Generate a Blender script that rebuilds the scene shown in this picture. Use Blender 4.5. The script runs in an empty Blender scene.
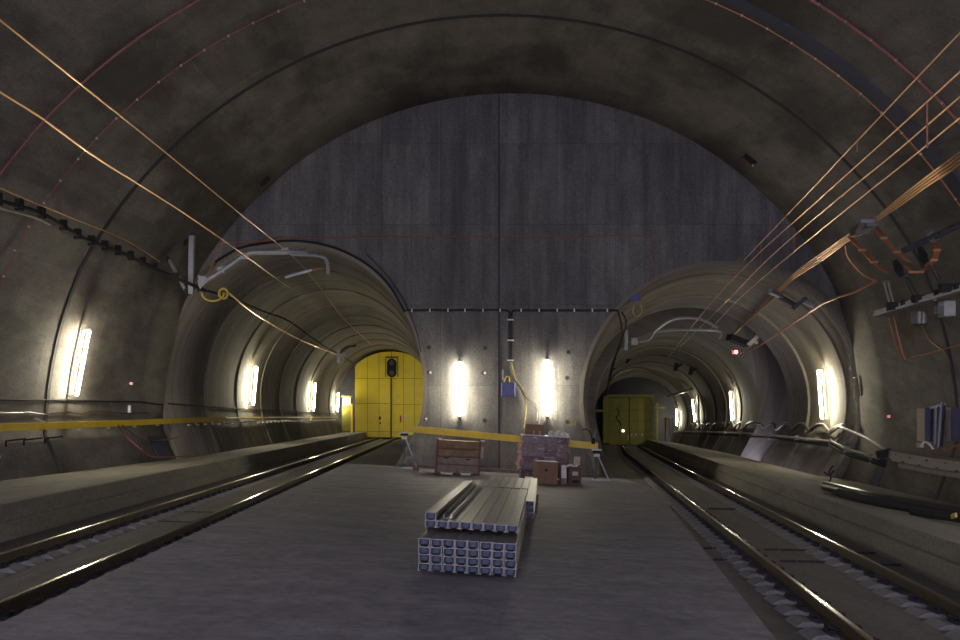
import bpy, bmesh, math, random
from mathutils import Vector, Matrix
from mathutils.geometry import tessellate_polygon
random.seed(7)
S = bpy.context.scene
C = S.collection
PI = math.pi
F, CX, HY, EYE = 950.0, 480.0, 416.0, 2.0

def P(px, py, Y):
    return Vector(((px - CX) / F * Y, Y, EYE - (py - HY) / F * Y))

# ------------------------------------------------------------------ materials
def nn(nt, t, **kw):
    n = nt.nodes.new(t)
    for k, v in kw.items():
        if hasattr(n, k):
            setattr(n, k, v)
    return n

def mix_col(nt, fac, a, b, blend='MIX'):
    m = nt.nodes.new('ShaderNodeMix'); m.data_type = 'RGBA'; m.blend_type = blend
    for sock, v in ((m.inputs[0], fac), (m.inputs[6], a), (m.inputs[7], b)):
        if isinstance(v, (int, float)): sock.default_value = v
        elif isinstance(v, (tuple, list)): sock.default_value = (*v[:3], 1)
        else: nt.links.new(v, sock)
    return m.outputs[2]

def ramp(nt, val, p0, p1, c0=0.0, c1=1.0):
    r = nt.nodes.new('ShaderNodeMapRange')
    r.inputs[1].default_value = p0; r.inputs[2].default_value = p1
    r.inputs[3].default_value = c0; r.inputs[4].default_value = c1
    nt.links.new(val, r.inputs[0])
    return r.outputs[0]

def noise(nt, vec, scale, detail=4, rough=0.6):
    n = nt.nodes.new('ShaderNodeTexNoise')
    n.inputs['Scale'].default_value = scale; n.inputs['Detail'].default_value = detail
    n.inputs['Roughness'].default_value = rough
    nt.links.new(vec, n.inputs['Vector'])
    return n.outputs['Fac']

def mapping(nt, vec, sc=(1, 1, 1), rot=(0, 0, 0), loc=(0, 0, 0)):
    m = nt.nodes.new('ShaderNodeMapping')
    m.inputs['Scale'].default_value = sc; m.inputs['Rotation'].default_value = rot
    m.inputs['Location'].default_value = loc
    nt.links.new(vec, m.inputs['Vector'])
    return m.outputs[0]

def new_mat(name):
    m = bpy.data.materials.new(name); m.use_nodes = True
    nt = m.node_tree; b = nt.nodes['Principled BSDF']
    return m, nt, b

def mat(name, col, rough=0.6, metal=0.0, var=0.25, scale=8.0, bump=0.0, col2=None):
    m, nt, b = new_mat(name)
    tc = nt.nodes.new('ShaderNodeTexCoord')
    f = noise(nt, tc.outputs['Object'], scale)
    f = ramp(nt, f, 0.3, 0.7)
    c2 = col2 or tuple(c * (1 - var) for c in col)
    nt.links.new(mix_col(nt, f, c2, col), b.inputs['Base Color'])
    b.inputs['Roughness'].default_value = rough; b.inputs['Metallic'].default_value = metal
    if bump:
        bp = nt.nodes.new('ShaderNodeBump'); bp.inputs['Strength'].default_value = bump
        bp.inputs['Distance'].default_value = 0.02
        nt.links.new(f, bp.inputs['Height']); nt.links.new(bp.outputs[0], b.inputs['Normal'])
    return m

def concrete(name, col, stain, coord='Object', panel=None, streak=(1, 1, 1), stain_amt=0.8, rough=0.85,
             panel_dark=0.55, fine=14.0, lo=0.42, hi=0.72, msize=0.012, light_lines=None):
    m, nt, b = new_mat(name)
    tc = nt.nodes.new('ShaderNodeTexCoord')
    vec = tc.outputs[coord]
    v2 = mapping(nt, vec, streak)
    big = ramp(nt, noise(nt, v2, 0.33, 6, 0.62), lo, hi)
    mid = ramp(nt, noise(nt, v2, 1.6, 6, 0.7), 0.35, 0.7)
    fin = ramp(nt, noise(nt, vec, fine, 5, 0.75), 0.3, 0.7, 0.6, 1.15)
    c = mix_col(nt, mid, tuple(x * 0.66 for x in col), tuple(x * 1.12 for x in col))
    mm = nt.nodes.new('ShaderNodeMath'); mm.operation = 'MULTIPLY'
    mm.inputs[1].default_value = stain_amt; nt.links.new(big, mm.inputs[0])
    c = mix_col(nt, mm.outputs[0], c, stain)
    c = mix_col(nt, 1.0, c, fin, 'MULTIPLY')
    h = fin
    if panel:
        bw, rh, rot = panel
        br = nt.nodes.new('ShaderNodeTexBrick')
        br.offset = 0.0; br.squash = 1.0
        br.inputs['Scale'].default_value = 1.0
        br.inputs['Brick Width'].default_value = bw; br.inputs['Row Height'].default_value = rh
        br.inputs['Mortar Size'].default_value = msize; br.inputs['Mortar Smooth'].default_value = 0.3
        br.inputs['Color1'].default_value = (1, 1, 1, 1); br.inputs['Color2'].default_value = (.76, .76, .77, 1)
        br.inputs['Mortar'].default_value = (panel_dark,) * 3 + (1,)
        nt.links.new(mapping(nt, vec, (1, 1, 1), rot, (0.37, 0.2, 0)), br.inputs['Vector'])
        c = mix_col(nt, 1.0, c, br.outputs['Color'], 'MULTIPLY')
    if light_lines:
        w = noise(nt, mapping(nt, vec, light_lines), 1.0, 3, 0.6)
        c = mix_col(nt, 1.0, c, ramp(nt, w, 0.35, 0.65, 0.82, 1.12), 'MULTIPLY')
    nt.links.new(c, b.inputs['Base Color'])
    b.inputs['Roughness'].default_value = rough
    bp = nt.nodes.new('ShaderNodeBump'); bp.inputs['Strength'].default_value = 0.35
    bp.inputs['Distance'].default_value = 0.02
    nt.links.new(h, bp.inputs['Height']); nt.links.new(bp.outputs[0], b.inputs['Normal'])
    return m

def emit(name, col, strength):
    m, nt, b = new_mat(name)
    b.inputs['Base Color'].default_value = (*col, 1)
    b.inputs['Emission Color'].default_value = (*col, 1)
    b.inputs['Emission Strength'].default_value = strength
    return m

M = {}
M['vault'] = concrete('vault concrete', (.245, .222, .20), (.065, .055, .05), 'UV', (2.1, 3.2, (0, 0, 0)), (1.0, .45, 1), .8, lo=.46, hi=.6, panel_dark=.72)
M['end'] = concrete('headwall concrete', (.22, .21, .20), (.10, .096, .105), 'Object', (1.05, 2.9, (PI / 2, 0, 0)), (1.2, 1, .35), .6, panel_dark=.6, light_lines=(3.5, 1, .12))
M['tube'] = concrete('tube lining concrete', (.30, .27, .215), (.12, .105, .08), 'UV', (3.0, 2.4, (0, 0, 0)), (.4, 1.6, 1), .7, panel_dark=.7)
M['floor'] = concrete('platform screed', (.26, .245, .28), (.21, .195, .22), 'Object', None, (.6, 1.0, 1), .4, rough=.7, fine=5)
M['slab'] = concrete('track slab concrete', (.17, .155, .135), (.10, .085, .07), 'Object', None, (2, .3, 1), .6)
M['walk'] = concrete('walkway concrete', (.29, .265, .215), (.15, .135, .11), 'Object', None, (1, .25, 1), .6)
M['block'] = mat('sleeper block concrete', (.26, .25, .24), .85, var=.35, scale=9, bump=.3)
M['strip'] = mat('dark joint strip', (.035, .034, .04), .8)
M['bluestrip'] = mat('blue grey membrane', (.05, .055, .095), .7, scale=2)
M['rust'] = mat('rusty rail steel', (.085, .055, .03), .6, .25, .5, 5)
M['shine'] = mat('polished railhead', (.72, .67, .58), .22, 1.0, .15, 3)
M['clip'] = mat('dark clip steel', (.018, .02, .03), .6, .3)
M['galv'] = mat('galvanised steel', (.28, .27, .25), .45, .65, .3, 14)
M['cap'] = mat('blue bore shade', (.045, .068, .13), .5, 0, .5, 30)  # colour of the bluish shade inside the channel ends
M['shade_dark'] = mat('dark bore shade', (.02, .026, .05), .6, .1)  # colour of the deeper shade further down the bore
M['grey'] = mat('grey painted steel', (.34, .35, .36), .45, .5, .25, 10)
M['darkgrey'] = mat('dark grey steel', (.10, .105, .12), .5, .5)
M['black'] = mat('black rubber', (.012, .012, .013), .85)
M['pipe'] = mat('dark plastic pipe', (.045, .042, .038), .3, 0, .3, 4)
M['copper'] = mat('copper wire', (.80, .45, .22), .35, .8, .15, 5)
M['copperdull'] = mat('dull copper cable', (.50, .20, .10), .45, .6, .3, 5)
M['red'] = mat('red cable sheath', (.22, .07, .06), .5)
M['yellow'] = mat('yellow painted timber', (.80, .56, .025), .5, 0, .2, 3)
M['yellowdoor'] = mat('yellow door enamel', (.90, .72, .02), .45, 0, .12, 1.2)
M['olivedoor'] = mat('dusty yellow gate enamel', (.27, .26, .035), .6, 0, .25, 1.5)
M['seam'] = mat('dark door seam', (.10, .07, .01), .7)
M['wood'] = mat('stained crate wood', (.27, .16, .075), .7, 0, .55, 5, .3)
M['wooded'] = mat('red crate edge', (.15, .05, .025), .6, 0, .3, 6)
M['paleboard'] = mat('pale board', (.55, .45, .33), .7, 0, .3, 8)
M['carton'] = mat('brown cardboard', (.23, .13, .07), .75, 0, .25, 5)
M['cartondark'] = mat('dark brown cardboard', (.13, .06, .04), .7, 0, .3, 5)
M['tape'] = mat('pale packing tape', (.55, .5, .45), .4)
M['brick'] = mat('stacked boxed goods', (.26, .19, .15), .65, 0, .5, 7)
M['foam'] = mat('white crumpled film', (.78, .74, .66), .5, 0, .25, 12, .6)
M['blue'] = mat('blue enclosure enamel', (.045, .06, .22), .4, 0, .15)
M['navy'] = mat('navy cabinet door', (.05, .045, .085), .45)
M['beige'] = mat('beige cabinet side', (.40, .36, .29), .55)
M['cabgrey'] = mat('grey cable sheath', (.16, .15, .12), .6)
M['trayd'] = mat('weathered cable tray', (.26, .235, .21), .6, .2)
M['white'] = mat('white plastic', (.72, .70, .66), .5)
M['tray'] = mat('pale cable tray', (.42, .39, .35), .5, .3)
M['redplastic'] = mat('red plastic', (.55, .03, .03), .4)
M['coil'] = mat('yellow cable', (.45, .36, .06), .5)
M['tube_light'] = emit('fluorescent tube', (1.0, .91, .66), 46)
M['tube_light2'] = emit('fluorescent tube cool', (1.0, .92, .70), 24)
M['led_w'] = emit('small white signal lamp', (1, .95, .9), 2)
M['led_r'] = emit('small red signal lamp', (1, .2, .15), .25)
M['led_g'] = emit('cool white tube', (1, .96, .85), 40)

def film_mat():
    m, nt, b = new_mat('clear stretch film')
    tc = nt.nodes.new('ShaderNodeTexCoord')
    f = noise(nt, mapping(nt, tc.outputs['Object'], (1, 1, 3)), 5, 6, .7)
    b.inputs['Base Color'].default_value = (.55, .48, .58, 1)
    b.inputs['Roughness'].default_value = .12
    bp = nt.nodes.new('ShaderNodeBump'); bp.inputs['Strength'].default_value = 1; bp.inputs['Distance'].default_value = .06
    nt.links.new(f, bp.inputs['Height']); nt.links.new(bp.outputs[0], b.inputs['Normal'])
    nt.links.new(ramp(nt, f, .44, .68, .05, .7), b.inputs['Alpha'])
    return m
M['film'] = film_mat()

# ------------------------------------------------------------------ mesh helpers
class MB:
    def __init__(s): s.v = []; s.f = []; s.uv = None
    def box(s, x0, x1, y0, y1, z0, z1, mtx=None):
        i = len(s.v)
        for z in (z0, z1):
            for x, y in ((x0, y0), (x1, y0), (x1, y1), (x0, y1)):
                p = Vector((x, y, z)); s.v.append(mtx @ p if mtx else p)
        s.f += [(i, i+3, i+2, i+1), (i+4, i+5, i+6, i+7), (i, i+1, i+5, i+4), (i+1, i+2, i+6, i+5), (i+2, i+3, i+7, i+6), (i+3, i, i+4, i+7)]
        return s
    def sweep(s, pts, r, n=8, closed=False):
        pts = [Vector(p) for p in pts]
        k = len(pts); base = len(s.v); up = Vector((0, 0, 1))
        prevn = None
        for i, p in enumerate(pts):
            a = pts[(i-1) % k] if (closed or i > 0) else p
            b = pts[(i+1) % k] if (closed or i < k-1) else p
            t = (b - a)
            t = t.normalized() if t.length > 1e-9 else Vector((0, 1, 0))
            if prevn is None:
                q = t.cross(up)
                if q.length < .05: q = t.cross(Vector((1, 0, 0)))
            else:
                q = prevn - t * prevn.dot(t)
            q.normalize(); prevn = q
            w = t.cross(q).normalized()
            rr = r[i] if isinstance(r, (list, tuple)) else r
            for j in range(n):
                a_ = 2 * PI * j / n
                s.v.append(p + (q * math.cos(a_) + w * math.sin(a_)) * rr)
        m = k if closed else k - 1
        for i in range(m):
            for j in range(n):
                a = base + i * n + j; b = base + i * n + (j+1) % n
                c = base + ((i+1) % k) * n + (j+1) % n; d = base + ((i+1) % k) * n + j
                s.f.append((a, b, c, d))
        if not closed:
            s.f.append(tuple(base + j for j in reversed(range(n))))
            s.f.append(tuple(base + (k-1) * n + j for j in range(n)))
        return s
    def bar(s, a, b, w, h):
        a = Vector(a); b = Vector(b); t = (b - a); L = t.length; t.normalize()
        up = Vector((0, 0, 1)) if abs(t.z) < .9 else Vector((0, 1, 0))
        x = t.cross(up).normalized(); z = x.cross(t)
        m = Matrix(((x.x, t.x, z.x, a.x), (x.y, t.y, z.y, a.y), (x.z, t.z, z.z, a.z), (0, 0, 0, 1)))
        return s.box(-w/2, w/2, 0, L, -h/2, h/2, m)
    def loft(s, rings, closed=True, caps=True):
        base = len(s.v); n = len(rings[0])
        for r in rings: s.v += [Vector(p) for p in r]
        for i in range(len(rings) - 1):
            for j in range(n if closed else n - 1):
                a = base + i*n + j; b = base + i*n + (j+1) % n
                s.f.append((a, b, b + n, a + n))
        if closed and caps:
            s.f.append(tuple(base + j for j in reversed(range(n))))
            s.f.append(tuple(base + (len(rings)-1) * n + j for j in range(n)))
        return s
    def build(s, name, m, parent=None, smooth=False, bevel=0, recenter=True):
        me = bpy.data.meshes.new(name)
        vs = s.v
        org = Vector((0, 0, 0))
        if recenter and parent is None and not s.uv:
            xs = [v.x for v in vs]; ys = [v.y for v in vs]; zs = [v.z for v in vs]
            org = Vector(((min(xs)+max(xs))/2, (min(ys)+max(ys))/2, min(zs)))
        elif parent is not None:
            org = parent_world(parent)
        me.from_pydata([v - org for v in vs], [], s.f)
        me.validate(); me.update()
        o = bpy.data.objects.new(name, me); C.objects.link(o)
        if parent is not None:
            o.parent = parent
        else:
            o.location = org
        me.materials.append(M[m] if isinstance(m, str) else m)
        if s.uv:
            uvl = me.uv_layers.new(name='UVMap')
            for lp in me.loops: uvl.data[lp.index].uv = s.uv[lp.vertex_index]
        bm = bmesh.new(); bm.from_mesh(me); bmesh.ops.recalc_face_normals(bm, faces=bm.faces); bm.to_mesh(me); bm.free()
        if smooth:
            for p in me.polygons: p.use_smooth = True
        me.set_sharp_from_angle(angle=.5)
        if bevel:
            bv = o.modifiers.new('bevel', 'BEVEL'); bv.width = bevel; bv.segments = 2; bv.limit_method = 'ANGLE'
        return o

def parent_world(o):
    v = Vector((0, 0, 0))
    while o is not None:
        v += o.location; o = o.parent
    return v

def tag(o, label=None, cat=None, group=None, kind=None):
    if label: o['label'] = label
    if cat: o['category'] = cat
    if group: o['group'] = group
    if kind: o['kind'] = kind
    return o

def empty(name, loc, label, cat, group=None):
    o = bpy.data.objects.new(name, None); C.objects.link(o); o.location = loc
    o.empty_display_size = .1
    return tag(o, label, cat, group)

def struct(o): return tag(o, kind='structure')

def spline(pts, n=8):
    """Catmull-Rom through points"""
    pts = [Vector(p) for p in pts]; out = []
    for i in range(len(pts) - 1):
        p0 = pts[max(i-1, 0)]; p1 = pts[i]; p2 = pts[i+1]; p3 = pts[min(i+2, len(pts)-1)]
        for k in range(n):
            t = k / n
            out.append(.5 * ((2*p1) + (-p0 + p2)*t + (2*p0 - 5*p1 + 4*p2 - p3)*t*t + (-p0 + 3*p1 - 3*p2 + p3)*t**3))
    out.append(pts[-1]); return out

# ------------------------------------------------------------------ tunnel geometry
YW = 34.2                      # headwall
A_, B_, CZ = 12.56, 10.95, 2.4
def ccx(Y): return .6 + .0676 * (Y - 26)
def czc(Y): return -.1 + .0756 * (max(Y, 16) - 26)
def crad(phi):
    return 13.1 - .022 * max(0, 28 - math.degrees(phi))
def cav_profile(Y, k=0.0, n=56):
    """cavern section, k = inset"""
    cx = ccx(Y); zc = czc(Y); pts = [(cx - 12.0 + k, .25)]
    t0 = math.asin((1.5 - zc) / 12.7)
    for i in range(n + 1):
        t = PI - t0 + (t0 - (PI - t0)) * i / n
        r = crad(t if t < PI / 2 else PI - t) - k
        pts.append((cx + r * math.cos(t), zc + r * math.sin(t)))
    pts.append((cx + 12.3 - k, .75))
    pts.append((cx + 11.8 - k, -.55))
    return pts

def lerp(t, tab):
    if t <= tab[0][0]: return tab[0][1]
    for (a, va), (b, vb) in zip(tab, tab[1:]):
        if t <= b: return va + (vb - va) * (t - a) / (b - a)
    return tab[-1][1]

def tube_profile(side, Y, k=0.0, n=44):
    if side == 'L':
        cx = -5.53 - .0347 * Y; cz = 3.05; rx = 4.68 - k; rz = 5.1 - k
        fl = (cx - 4.0 + k, .30); fr = (cx + 3.55 - k, -.05); zc = 1.75
    else:
        cx = lerp(Y, [(34, 8.72), (52, 10.75), (92, 15.1), (100, 16.2)]); cz = lerp(Y, [(34, 2.6), (54, 2.45), (92, 1.75)])
        r = lerp(Y, [(34, 5.03), (51.9, 4.95), (52, 4.5), (92, 4.2)]); rx = r - k; rz = r * .965 - k
        dz = lerp(Y, [(54, 0), (92, -.5)])
        fl = (cx - rx * .88, -.30 + dz); fr = (cx + rx * .74, -.5 + dz); zc = 1.35 + dz
    t0 = math.asin((zc - cz) / rz)
    pts = [fl]
    for i in range(n + 1):
        t = PI - t0 + (t0 - (PI - t0)) * i / n
        pts.append((cx + rx * math.cos(t), cz + rz * math.sin(t)))
    pts.append(fr)
    return pts

def lining(name, prof, ys, m):
    mb = MB(); uv = []; rings = []
    for Y in ys:
        yy, k = Y if isinstance(Y, tuple) else (Y, 0)
        pr = prof(yy, k); rings.append([Vector((x, yy, z)) for x, z in pr])
        u = 0
        for i, (x, z) in enumerate(pr):
            if i: u += math.hypot(x - pr[i-1][0], z - pr[i-1][1])
            uv.append((u, yy))
    mb.loft(rings, closed=False)
    mb.uv = uv
    o = mb.build(name, m, smooth=True)
    md = o.modifiers.new('thick', 'SOLIDIFY'); md.thickness = .35; md.offset = 1
    # make normals point into the tunnel so the thickness grows outwards
    me = o.data
    cx = sum(v.co.x for v in me.vertices) / len(me.vertices)
    p = me.polygons[len(me.polygons)//2]
    if p.normal.dot(Vector((cx, p.center.y, 2)) - p.center) > 0: md.offset = -1
    return struct(o)

lining('ceiling', lambda y, k: cav_profile(y, k), [-16 + i * 2.51 for i in range(20)] + [YW], 'vault')
# ring seams: shallow ribs in the tubes
ysL = []
y = YW
while y < 87:
    ysL += [(y, 0), (y + 5.6, 0), (y + 5.62, .06), (y + 5.95, .06), (y + 5.97, 0)]; y += 6
ysL += [(88.5, 0)]
tl = lining('ceiling.001', lambda y, k: tube_profile('L', y, k), ysL, 'tube')
ysR = [(34.2, 0), (36.0, 0), (36.05, .07), (36.5, .07), (36.55, 0), (42, 0), (42.05, .1), (42.4, .1), (42.45, 0), (46.5, 0), (46.6, -1.2), (51.9, -1.2), (52.0, 0)]
y = 52.5
while y < 90: ysR += [(y, 0), (y + 4.6, 0), (y + 4.63, .07), (y + 5.1, .07), (y + 5.13, 0)]; y += 5.6
ysR += [(93.5, 0)]
lining('ceiling.002', lambda y, k: tube_profile('R', y, k), ysR, 'tube')

def headwall(name, Y, outer, holes, thick, m):
    loops = [[Vector((x, 0, z)) for x, z in outer]] + [[Vector((x, 0, z)) for x, z in h] for h in holes]
    flat = [p for l in loops for p in l]
    # tessellate in XY space
    tri = tessellate_polygon([[Vector((p.x, p.z, 0)) for p in l] for l in loops])
    mb = MB(); n = len(flat)
    mb.v = [Vector((p.x, Y, p.z)) for p in flat] + [Vector((p.x, Y + thick, p.z)) for p in flat]
    mb.f = [tuple(t) for t in tri] + [tuple(i + n for i in reversed(t)) for t in tri]
    i0 = 0
    for l in loops:
        k = len(l)
        for i in range(k):
            a = i0 + i; b = i0 + (i+1) % k
            mb.f.append((a, b, b + n, a + n))
        i0 += k
    mb.uv = None
    o = mb.build(name, m, recenter=False)
    return struct(o)

def hole(side, Y, k=-.02):
    pr = tube_profile(side, Y, k)
    return [(pr[0][0], -1.2)] + pr + [(pr[-1][0], -1.2)]
headwall('wall_front', YW, [(-16, -1.6), (-16, 15.5), (18, 15.5), (18, -1.6)], [hole('L', YW), hole('R', YW)], .5, 'end')

# strips following rings
def ring_pts(Y, k=.05, px=None): return [Vector((x, Y, z)) for x, z in cav_profile(Y, k)]
def strip(name, Y, w, depth, m, k=0.0):
    mb = MB(); r = []
    for yy, kk in ((Y - w/2, k - .02), (Y - w/2, k + depth), (Y + w/2, k + depth), (Y + w/2, k - .02)):
        r.append([Vector((x, yy, z)) for x, z in cav_profile(yy, kk)])
    mb.loft(r + [r[0]], closed=False)
    return struct(mb.build(name, m, smooth=False))
strip('trim_1', 26.05, .15, .03, 'strip')
def band(name, Y, w, i0, i1, m):
    mb = MB(); r = []
    for yy, kk in ((Y - w/2, -.02), (Y - w/2, .05), (Y + w/2, .05), (Y + w/2, -.02)):
        r.append([Vector((x, yy, z)) for x, z in cav_profile(yy, kk)][i0:i1])
    mb.loft(r + [r[0]], closed=False)
    return struct(mb.build(name, m))
band('trim_3', 21.7, .62, 30, 60, 'bluestrip')
# tube mouth trims
for i, (sd, y0) in enumerate((('L', YW), ('R', YW))):
    mb = MB(); r = []
    for yy, kk in ((y0 - .03, .0), (y0 - .03, -.13), (y0 + .02, -.13), (y0 + .02, 0)):
        r.append([Vector((x, yy, z)) for x, z in tube_profile(sd, y0, kk)])
    mb.loft(r + [r[0]], closed=False)
    struct(mb.build('trim_%d' % (4 + i), 'tube'))

# end bulkheads
def bulkhead(name, side, Y, m):
    pr = tube_profile(side, Y, -.1)
    pr = [(pr[0][0], -1.6)] + pr + [(pr[-1][0], -1.6)]
    mb = MB(); mb.loft([[Vector((x, Y, z)) for x, z in pr], [Vector((x, Y + .4, z)) for x, z in pr]])
    return struct(mb.build(name, m))
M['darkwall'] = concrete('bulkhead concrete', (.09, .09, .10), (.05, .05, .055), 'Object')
bulkhead('wall_back', 'L', 88.2, 'darkwall')
bulkhead('wall_back.001', 'R', 93.0, 'darkwall')

# ------------------------------------------------------------------ floors
def tcL(Y): return -5.43 - .0347 * Y
def tcR(Y): return lerp(Y, [(-16, 3.5 - .105*16), (54, 3.5 + .105*54), (92, 14.5)])
def zL(X, Y=0): return 2 - (2.034 + .02 * (X + .0347 * Y))            # rail head level
def zR(X, Y): return 2 - (2.034 + .02 * (X - .105 * min(Y, 54))) + lerp(Y, [(54, 0), (92, -.52)])
def plat(X): return .02 - .055 * X
YS = [-16, -5, 0, 5, 10, 15, 20, 25, 30, YW, 40, 46, 54, 60, 68, 76, 84, 92.9]

def sect_loft(name, m, ys, fn, kind='structure'):
    mb = MB(); mb.loft([[Vector((x, Y, z)) for x, z in fn(Y)] for Y in ys])
    o = mb.build(name, m, recenter=False)
    return struct(o)

sect_loft('floor', 'slab', [y for y in YS if y < 88] + [88.1], lambda Y: [
    (tcL(Y) - 3.2, zL(-8.6) - .19), (tcL(Y) + 3.0, zL(-2.4) - .19), (tcL(Y) + 3.0, -.9), (tcL(Y) - 3.2, -.9)])
sect_loft('floor.001', 'slab', YS, lambda Y: [
    (tcR(Y) - 2.6, zR(tcR(Y) - 2.6, Y) - .2), (tcR(Y) + 2.2, zR(tcR(Y) + 2.2, Y) - .2), (tcR(Y) + 2.2, -1.9), (tcR(Y) - 2.6, -1.9)])
# platform between the tracks
def xl(Y): return -3.84 - .0295 * Y
def xr(Y): return lerp(Y, [(-16, 1.67 - .128*16), (24.0, 1.67 + .128 * 24), (24.01, 4.90), (YW, tcR(YW) - 1.15), (54, tcR(54) - 1.15), (92, tcR(92) - 1.2)])
PY = [-16, -5, 0, 5, 10, 15, 20, 24, 24.01, 30, YW]
mb = MB(); N = 8; top = []; 
rings = []
for Y in PY:
    a, b = xl(Y), xr(Y)
    row = [(a + (b - a) * i / N) for i in range(N + 1)]
    rings.append([Vector((x, Y, plat(x))) for x in row] + [Vector((b, Y, -1.1)), Vector((a, Y, -1.1))])
mb.loft(rings)
struct(mb.build('platform', 'floor', recenter=False))
TY = [YW, 40, 46, 54, 60, 68, 76, 84]
sect_loft('floor.002', 'slab', TY + [88.1], lambda Y: [(xl(Y), plat(xl(YW)) - .02), (tcL(Y) + 4.4, plat(-3) - .02), (tcL(Y) + 4.4, -1), (xl(Y), -1)])
sect_loft('floor.003', 'slab', TY + [92.9], lambda Y: [(tcR(Y) - 3.6, plat(4) - .03 + lerp(Y, [(54, 0), (92, -.5)])), (xr(Y), plat(6) + .02 + lerp(Y, [(54, 0), (92, -.5)])), (xr(Y), -1.9), (tcR(Y) - 3.6, -1.9)])
# ledge at the foot of the headwall
mb = MB()
mb.loft([[Vector((x, YW - .35, plat(x) + .005)), Vector((x, YW - .35, plat(x) + .12)), Vector((x, YW + .02, plat(x) + .12)), Vector((x, YW + .02, plat(x) + .005))] for x in (-3.0, 0, 4.2)])
struct(mb.build('baseboard_front', 'end', recenter=False))

# walkways
def wkL(Y):
    e = -7.42 - .0347 * Y; z = .54; back = e - (8.8 if Y <= YW else 3.2)
    return [(e + .10, -.25), (e + .10, .20), (e + .08, .23), (e + .02, .24), (e, z - .02), (e - .03, z), (back, z - .035 * (e - back)), (back, -.9), (e + .10, -.9)]
YWL = [-16, -5, 0, 5, 10, 15, 20, 25, 30, YW - .01, YW + .01, 40, 46, 54, 60, 68, 76, 84, 88.1]
sect_loft('walkway', 'walk', YWL, wkL)
def wkR(Y):
    d = lerp(Y, [(54, 0), (92, -.5)])
    e = tcR(Y) + 1.66; back = e + (9 if Y <= YW else 3.4)
    return [(e - .14, -.9 + d), (e - .14, -.02 + d), (e - .12, 0 + d), (e - .03, .01 + d), (e - .01, .23 + d), (e + .02, .25 + d), (back, .25 - .12 * (back - e) + d), (back, -2.0), (e - .14, -2.0)]
sect_loft('walkway.001', 'walk', [-16, -5, 0, 5, 10, 15, 20, 25, 30, YW - .01, YW + .01, 40, 46, 54, 60, 68, 76, 84, 92.9], wkR)

# ------------------------------------------------------------------ railway tracks
RAIL = [(-.075, 0), (.075, 0), (.075, .014), (.012, .035), (.012, .125), (.037, .14), (.037, .160), (-.037, .160), (-.037, .14), (-.012, .125), (-.012, .035), (-.075, .014)]
HEAD = [(-.036, .156), (.036, .156), (.036, .166), (.026, .172), (-.026, .172), (-.036, .166)]
def make_track(label, tc, zf, y0, y1, offs, dir_fn):
    t = empty('railway_track', (tc(0), 0, zf(tc(0), 0) - .19), label, 'railway track', 'railway tracks')
    step = 4.0
    ys = []
    y = y0
    while y < y1: ys.append(y); y += step
    ys.append(y1)
    for s in offs:
        rl = MB().loft([[Vector((tc(Y) + s + a, Y, zf(tc(Y) + s, Y) - .172 + b)) for a, b in RAIL] for Y in ys]).build('rail', 'rust', t)
        MB().loft([[Vector((tc(Y) + s + a, Y, zf(tc(Y) + s, Y) - .172 + b)) for a, b in HEAD] for Y in ys]).build('rail_head', 'shine', rl)
    # blocks and clips
    bm_ = MB()
    l, h = .235, .085
    sg = 1 if tc(0) < 0 else -1
    prof = [(-.16, 0), (-.15, h * .6), (-.10, h * .6), (.17, h * .7), (.24, h), (.34, h * .9), (.42, h * .35), (.43, 0)]
    if sg < 0: prof = [(-a, b) for a, b in prof][::-1]
    bm_.loft([[Vector((a * .93, -l + .05 * 0, b * .0)) for a, b in prof], [Vector((a, -l * .8, b)) for a, b in prof], [Vector((a, l * .8, b)) for a, b in prof], [Vector((a * .93, l, b * 0)) for a, b in prof]])
    cm = MB().box(-.2, .2, -.07, .07, -.01, .012)
    for sx in (-1, 1):
        cm.box(sx * .14 - .05, sx * .14 + .05, -.08, .08, .0, .05)
        cm.sweep([(sx * .09, -.07, .05), (sx * .16, -.08, .085), (sx * .19, 0, .08), (sx * .16, .08, .085), (sx * .09, .07, .05)], .014, 5)
        cm.sweep([(sx * .16, 0, .02), (sx * .16, 0, .10)], .022, 6)
    pos = []
    y = 5.5
    while y < y1 - 1:
        for s in offs: pos.append((y, s))
        y += .62
    y = 4.88
    while y > -13:
        for s in offs: pos.append((y, s))
        y -= .62
    bo = co = None
    restb, restc = MB(), MB()
    root = parent_world(t)
    for i, (Y, s) in enumerate(pos):
        p = Vector((tc(Y) + s, Y, zf(tc(Y) + s, Y) - .172))
        if i < 100:
            if bo is None:
                bo = bm_.build('sleeper_block', 'block', t, recenter=False); bo.data.transform(Matrix.Translation(root))
                co = cm.build('rail_clip', 'clip', t, recenter=False); co.data.transform(Matrix.Translation(root))
                b, c = bo, co
            else:
                b = bo.copy(); c = co.copy(); C.objects.link(b); C.objects.link(c); b.parent = t; c.parent = t
            b.location = p - root + Vector((0, 0, -.05)); c.location = p - root + Vector((0, 0, .0))
        else:
            for src, dst, dz in ((bm_, restb, -.05), (cm, restc, 0)):
                k = len(dst.v)
                dst.v += [v + p + Vector((0, 0, dz)) for v in src.v]
                dst.f += [tuple(q + k for q in f) for f in src.f]
    tag(restb.build('sleeper_block', 'block', t), kind='stuff')
    tag(restc.build('rail_clip', 'clip', t), kind='stuff')
    return t
make_track('pair of rusty steel rails on concrete blocks leading to the bright yellow arched door', tcL, zL, -13.5, 86.8, (-.77, .76), None)
make_track('pair of rusty steel rails on concrete blocks leading to the dull rectangular gate', tcR, zR, -13.5, 91.0, (-.77, .77), None)
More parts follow.
